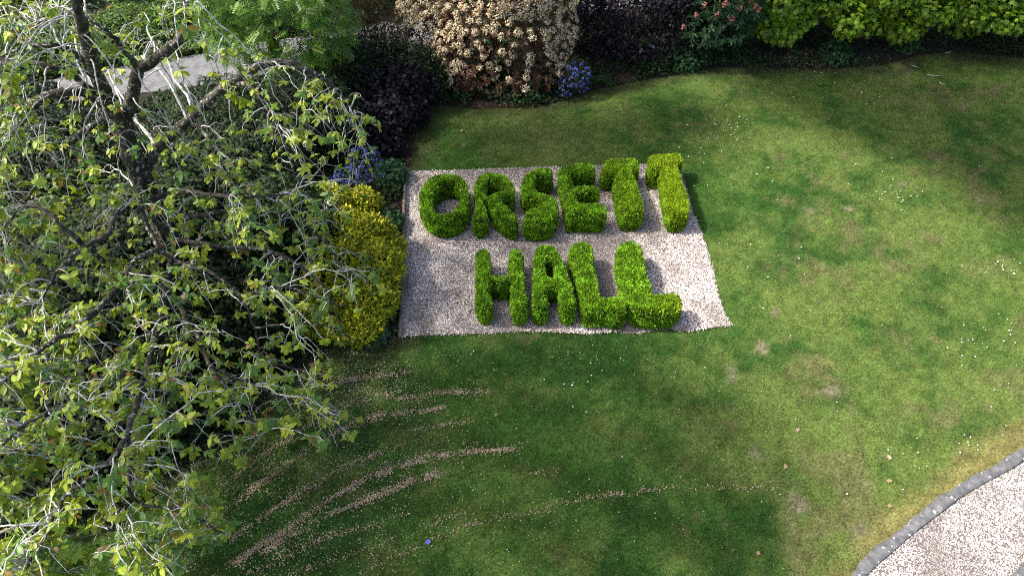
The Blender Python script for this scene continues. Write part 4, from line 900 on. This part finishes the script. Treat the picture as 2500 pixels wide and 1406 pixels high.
def shade_at(x, y, h):              # where a crown must hang at height h to shade the ground at (x, y)
    k = h / math.tan(math.radians(SUN_EL)); return np.array((x - sx * k, y - sy * k, h))
def gs(px, py, h): return shade_at(*G(px, py)[:2], h)
unseen_shade_tree('unseen broadleaf tree added left of the cherry to shade the lower lawn', (-17, 9), [(shade_at(1.0, 5.6, 15), np.array((3.0, 2.2, 2.0))), (shade_at(2.4, 3.6, 14), np.array((1.6, 1.9, 1.3))), (shade_at(3.6, 4.6, 14), np.array((1.1, 1.6, 1.0))), (shade_at(-.4, 3.8, 13), np.array((1.8, 2.0, 1.6))), (shade_at(-1.9, 4.5, 13), np.array((1.5, 1.5, 1.3)))], 5200)
unseen_shade_tree('unseen broadleaf tree added across the road to shade the upper lawn', (-14, 21), [(shade_at(1.5, 13.7, 15), np.array((3.0, 1.25, 1.3))), (shade_at(4.3, 14.6, 14), np.array((1.4, 1.0, 1.1)))], 4600)
unseen_shade_tree('unseen airy tree added beyond the road to half shade the letters', (-16, 15), [(shade_at(1.0, 11.2, 16), np.array((2.3, 1.7, 1.8)))], 1100)
unseen_shade_tree('unseen tree added behind the purple shrub to shade the upper right lawn', (.5, 23.5), [(gs(1960, 205, 13), np.array((1.5, 1.1, 1.1))), (gs(2080, 245, 13), np.array((1.7, 1.5, 1.3))), (gs(2260, 290, 13), np.array((1.8, 1.8, 1.5))), (gs(2440, 370, 13), np.array((1.7, 2.0, 1.5))), (gs(2600, 470, 13), np.array((1.6, 2.0, 1.5))), (gs(2500, 200, 13), np.array((2.2, 1.6, 1.5)))], 10000)

# ------------------------------------------------------------------ things lying on the lawn
def flakes(name, label, x, y, size, cols, mat, z=.022, jit=.2, cat='petals', tilt=.35):
    n = len(x); P = np.stack([x, y, z + rng.random(n) * .012], -1); ax = rand_dirs(n) * np.array((1, 1, .25)); nr = np.array((0, 0, 1)) + rng.normal(size=(n, 3)) * tilt
    T = (np.array([(-.5, -.35, 0), (.5, -.35, .02), (.5, .35, 0), (-.5, .35, .03)]), np.array([(0, 1, 2), (0, 2, 3)]))
    V, F = scatter(T, P, frames(norm(ax), nr), rng.uniform(*size, n)); tag(build(name, V, F, mat, None, np.repeat(palette(n, cols, jit), 4, 0)), label, cat, kind='stuff')
fx, fy = [], []
for pts, k in ARCS:
    P = catmull(np.array(pts), 20); L = np.linalg.norm(np.diff(P, axis=0), axis=1).sum(); n = int(L * 900 * k); i = rng.integers(0, len(P) - 1, n); t = rng.random((n, 1)); p = P[i] * (1 - t) + P[i + 1] * t
    wd = .010 + .05 * fbm(p[:, 0], p[:, 1], .4, 80, 2); p = p + rng.normal(size=p.shape) * wd[:, None] * np.where(rng.random((n, 1)) < .25, 3.0, 1)
    k2 = rng.random(n) < (1.1 - .6 * (i / (len(P) - 1)) ** 2) * (.22 + 1.0 * sstep(.28, .60, fbm(p[:, 0], p[:, 1], .20, 83, 3))) * (.5 + .6 * sstep(.3, .65, fbm(p[:, 0], p[:, 1], .7, 81, 3))); fx.append(p[k2, 0]); fy.append(p[k2, 1])
x = rng.uniform(-6.5, 5, 150000); y = rng.uniform(3.2, 8.2, 150000); px, py, _ = project(np.stack([x, y, 0 * x], -1))
dn = sstep(1500, 560, px) ** 1.7 * .42 * (.3 + 1.2 * sstep(.35, .65, fbm(x, y, .5, 82, 3))) + .018 + .8 * np.exp(-((px - 850) / 120) ** 2 - ((py - 935) / 55) ** 2)
ok = visible_xy(x, y) & ~in_poly(x, y, GB) & ~in_poly(x, y, DRIVE) & (rng.random(len(x)) < dn * .33); fx.append(x[ok]); fy.append(y[ok])
flakes('petals', 'faded pinkish brown cherry petals drifted in mowing arcs on the lawn', np.concatenate(fx), np.concatenate(fy), (.010, .021), [(.33, .225, .15), (.41, .31, .21), (.25, .17, .115), (.47, .40, .29)], M_petal, z=.012)
# daisies
x = rng.uniform(-3, 15, 90000); y = rng.uniform(3, 17, 90000); px, py, _ = project(np.stack([x, y, 0 * x], -1)); dn = .003 + 0 * x
for a, b, r, k in [(2465, 655, 30, 1.0), (2380, 850, 40, .7), (2200, 470, 40, .35), (2380, 1085, 35, .6), (2050, 965, 40, .5), (1770, 310, 50, .35), (2170, 485, 25, .4), (2460, 930, 60, .25), (2450, 790, 40, .35), (2235, 1130, 60, .22), (1700, 360, 60, .15), (1860, 640, 120, .05), (2060, 260, 100, .05), (1440, 890, 60, .2), (2350, 690, 60, .12), (1410, 940, 40, .2)]:
    dn = dn + k * np.exp(-(((px - a) / r) ** 2 + ((py - b) / r / .8) ** 2))
ok = visible_xy(x, y) & ~in_poly(x, y, GB) & ~in_poly(x, y, DRIVE) & ~in_poly(x, y, BED) & (rng.random(len(x)) < dn * .24)
flakes('daisies', 'tiny white daisies dotted in patches over the lawn', x[ok], y[ok], (.016, .028), [(.72, .72, .68), (.6, .6, .52)], M_petal, z=.035, cat='flowers', tilt=.2)

FL = [mesh_data('fallen_leaf', LOBED[0] * np.array((1, 1, 1.6)), LOBED[1], M_petal, np.broadcast_to(np.array(c), (13, 3))) for c in [(.30, .22, .14), (.24, .17, .10), (.38, .30, .21)]]
for (px, py, sz, lab) in [(1942, 1050, .10, 'pale dry leaf on the lawn, nearest the middle of the picture'), (2178, 1171, .11, 'curled brown leaf on the lawn beside the kerb bend'), (2166, 1233, .09, 'small dry leaf on the lawn next to the kerb'), (2165, 1115, .11, 'dry leaf on a worn patch of lawn'), (1912, 1137, .10, 'yellowish torn leaf on the lower lawn'), (1845, 1348, .09, 'pale leaf on the lawn left of the kerb bottom end'),
                          (1215, 1008, .09, 'brown leaf lying beyond the petal rows'), (1875, 408, .08, 'brown leaf on the lawn right of the sunlit T'), (1125, 322, .09, 'orange leaf on the shaded lawn above the R')]:
    o = bpy.data.objects.new('fallen_leaf', random.choice(FL)); COL.objects.link(o); o.location = G(px, py, .03); o.scale = (sz, sz, sz); o.rotation_euler = (rng.normal() * .25, rng.normal() * .25, rng.uniform(0, 6.28))
    tag(o, lab, 'leaf', 'single dry leaves lying on the lawn')
for k, (px, py, L, lab) in enumerate([(2280, 185, .34, 'pale broken stick on the shaded lawn at the upper right'), (2235, 163, .2, 'short pale stick near the back border'), (2315, 128, .22, 'pale stick below the dark hedge'), (2300, 204, .14, 'small twig beside the pale broken stick')]):
    p = G(px, py, .03); a = rng.normal() * .3; d = np.array((math.cos(a), math.sin(a), .02)) * L / 2; P = catmull([p - d, p + rng.normal(size=3) * .008, p + d], 4); V, F = tube(P, np.linspace(.009, .004, len(P)), 6)
    tag(build('stick', V, F, M_twig, None, smooth=True), lab, 'stick', 'sticks fallen on the shaded lawn')
p = G(1045, 1322, .04); V, F = scatter(ROUND, np.repeat(p[None], 5, 0), frames(np.array([(math.cos(a), math.sin(a), .25) for a in np.arange(5) * 1.257]), np.tile(np.array((0, 0, 1.)), (5, 1))), np.full(5, .045))
tag(build('fallen_flower', V, F, M_petal, None, np.broadcast_to(np.array((.16, .14, .55)), (len(V), 3))), 'single violet blue flower lying on the lower lawn', 'flower')
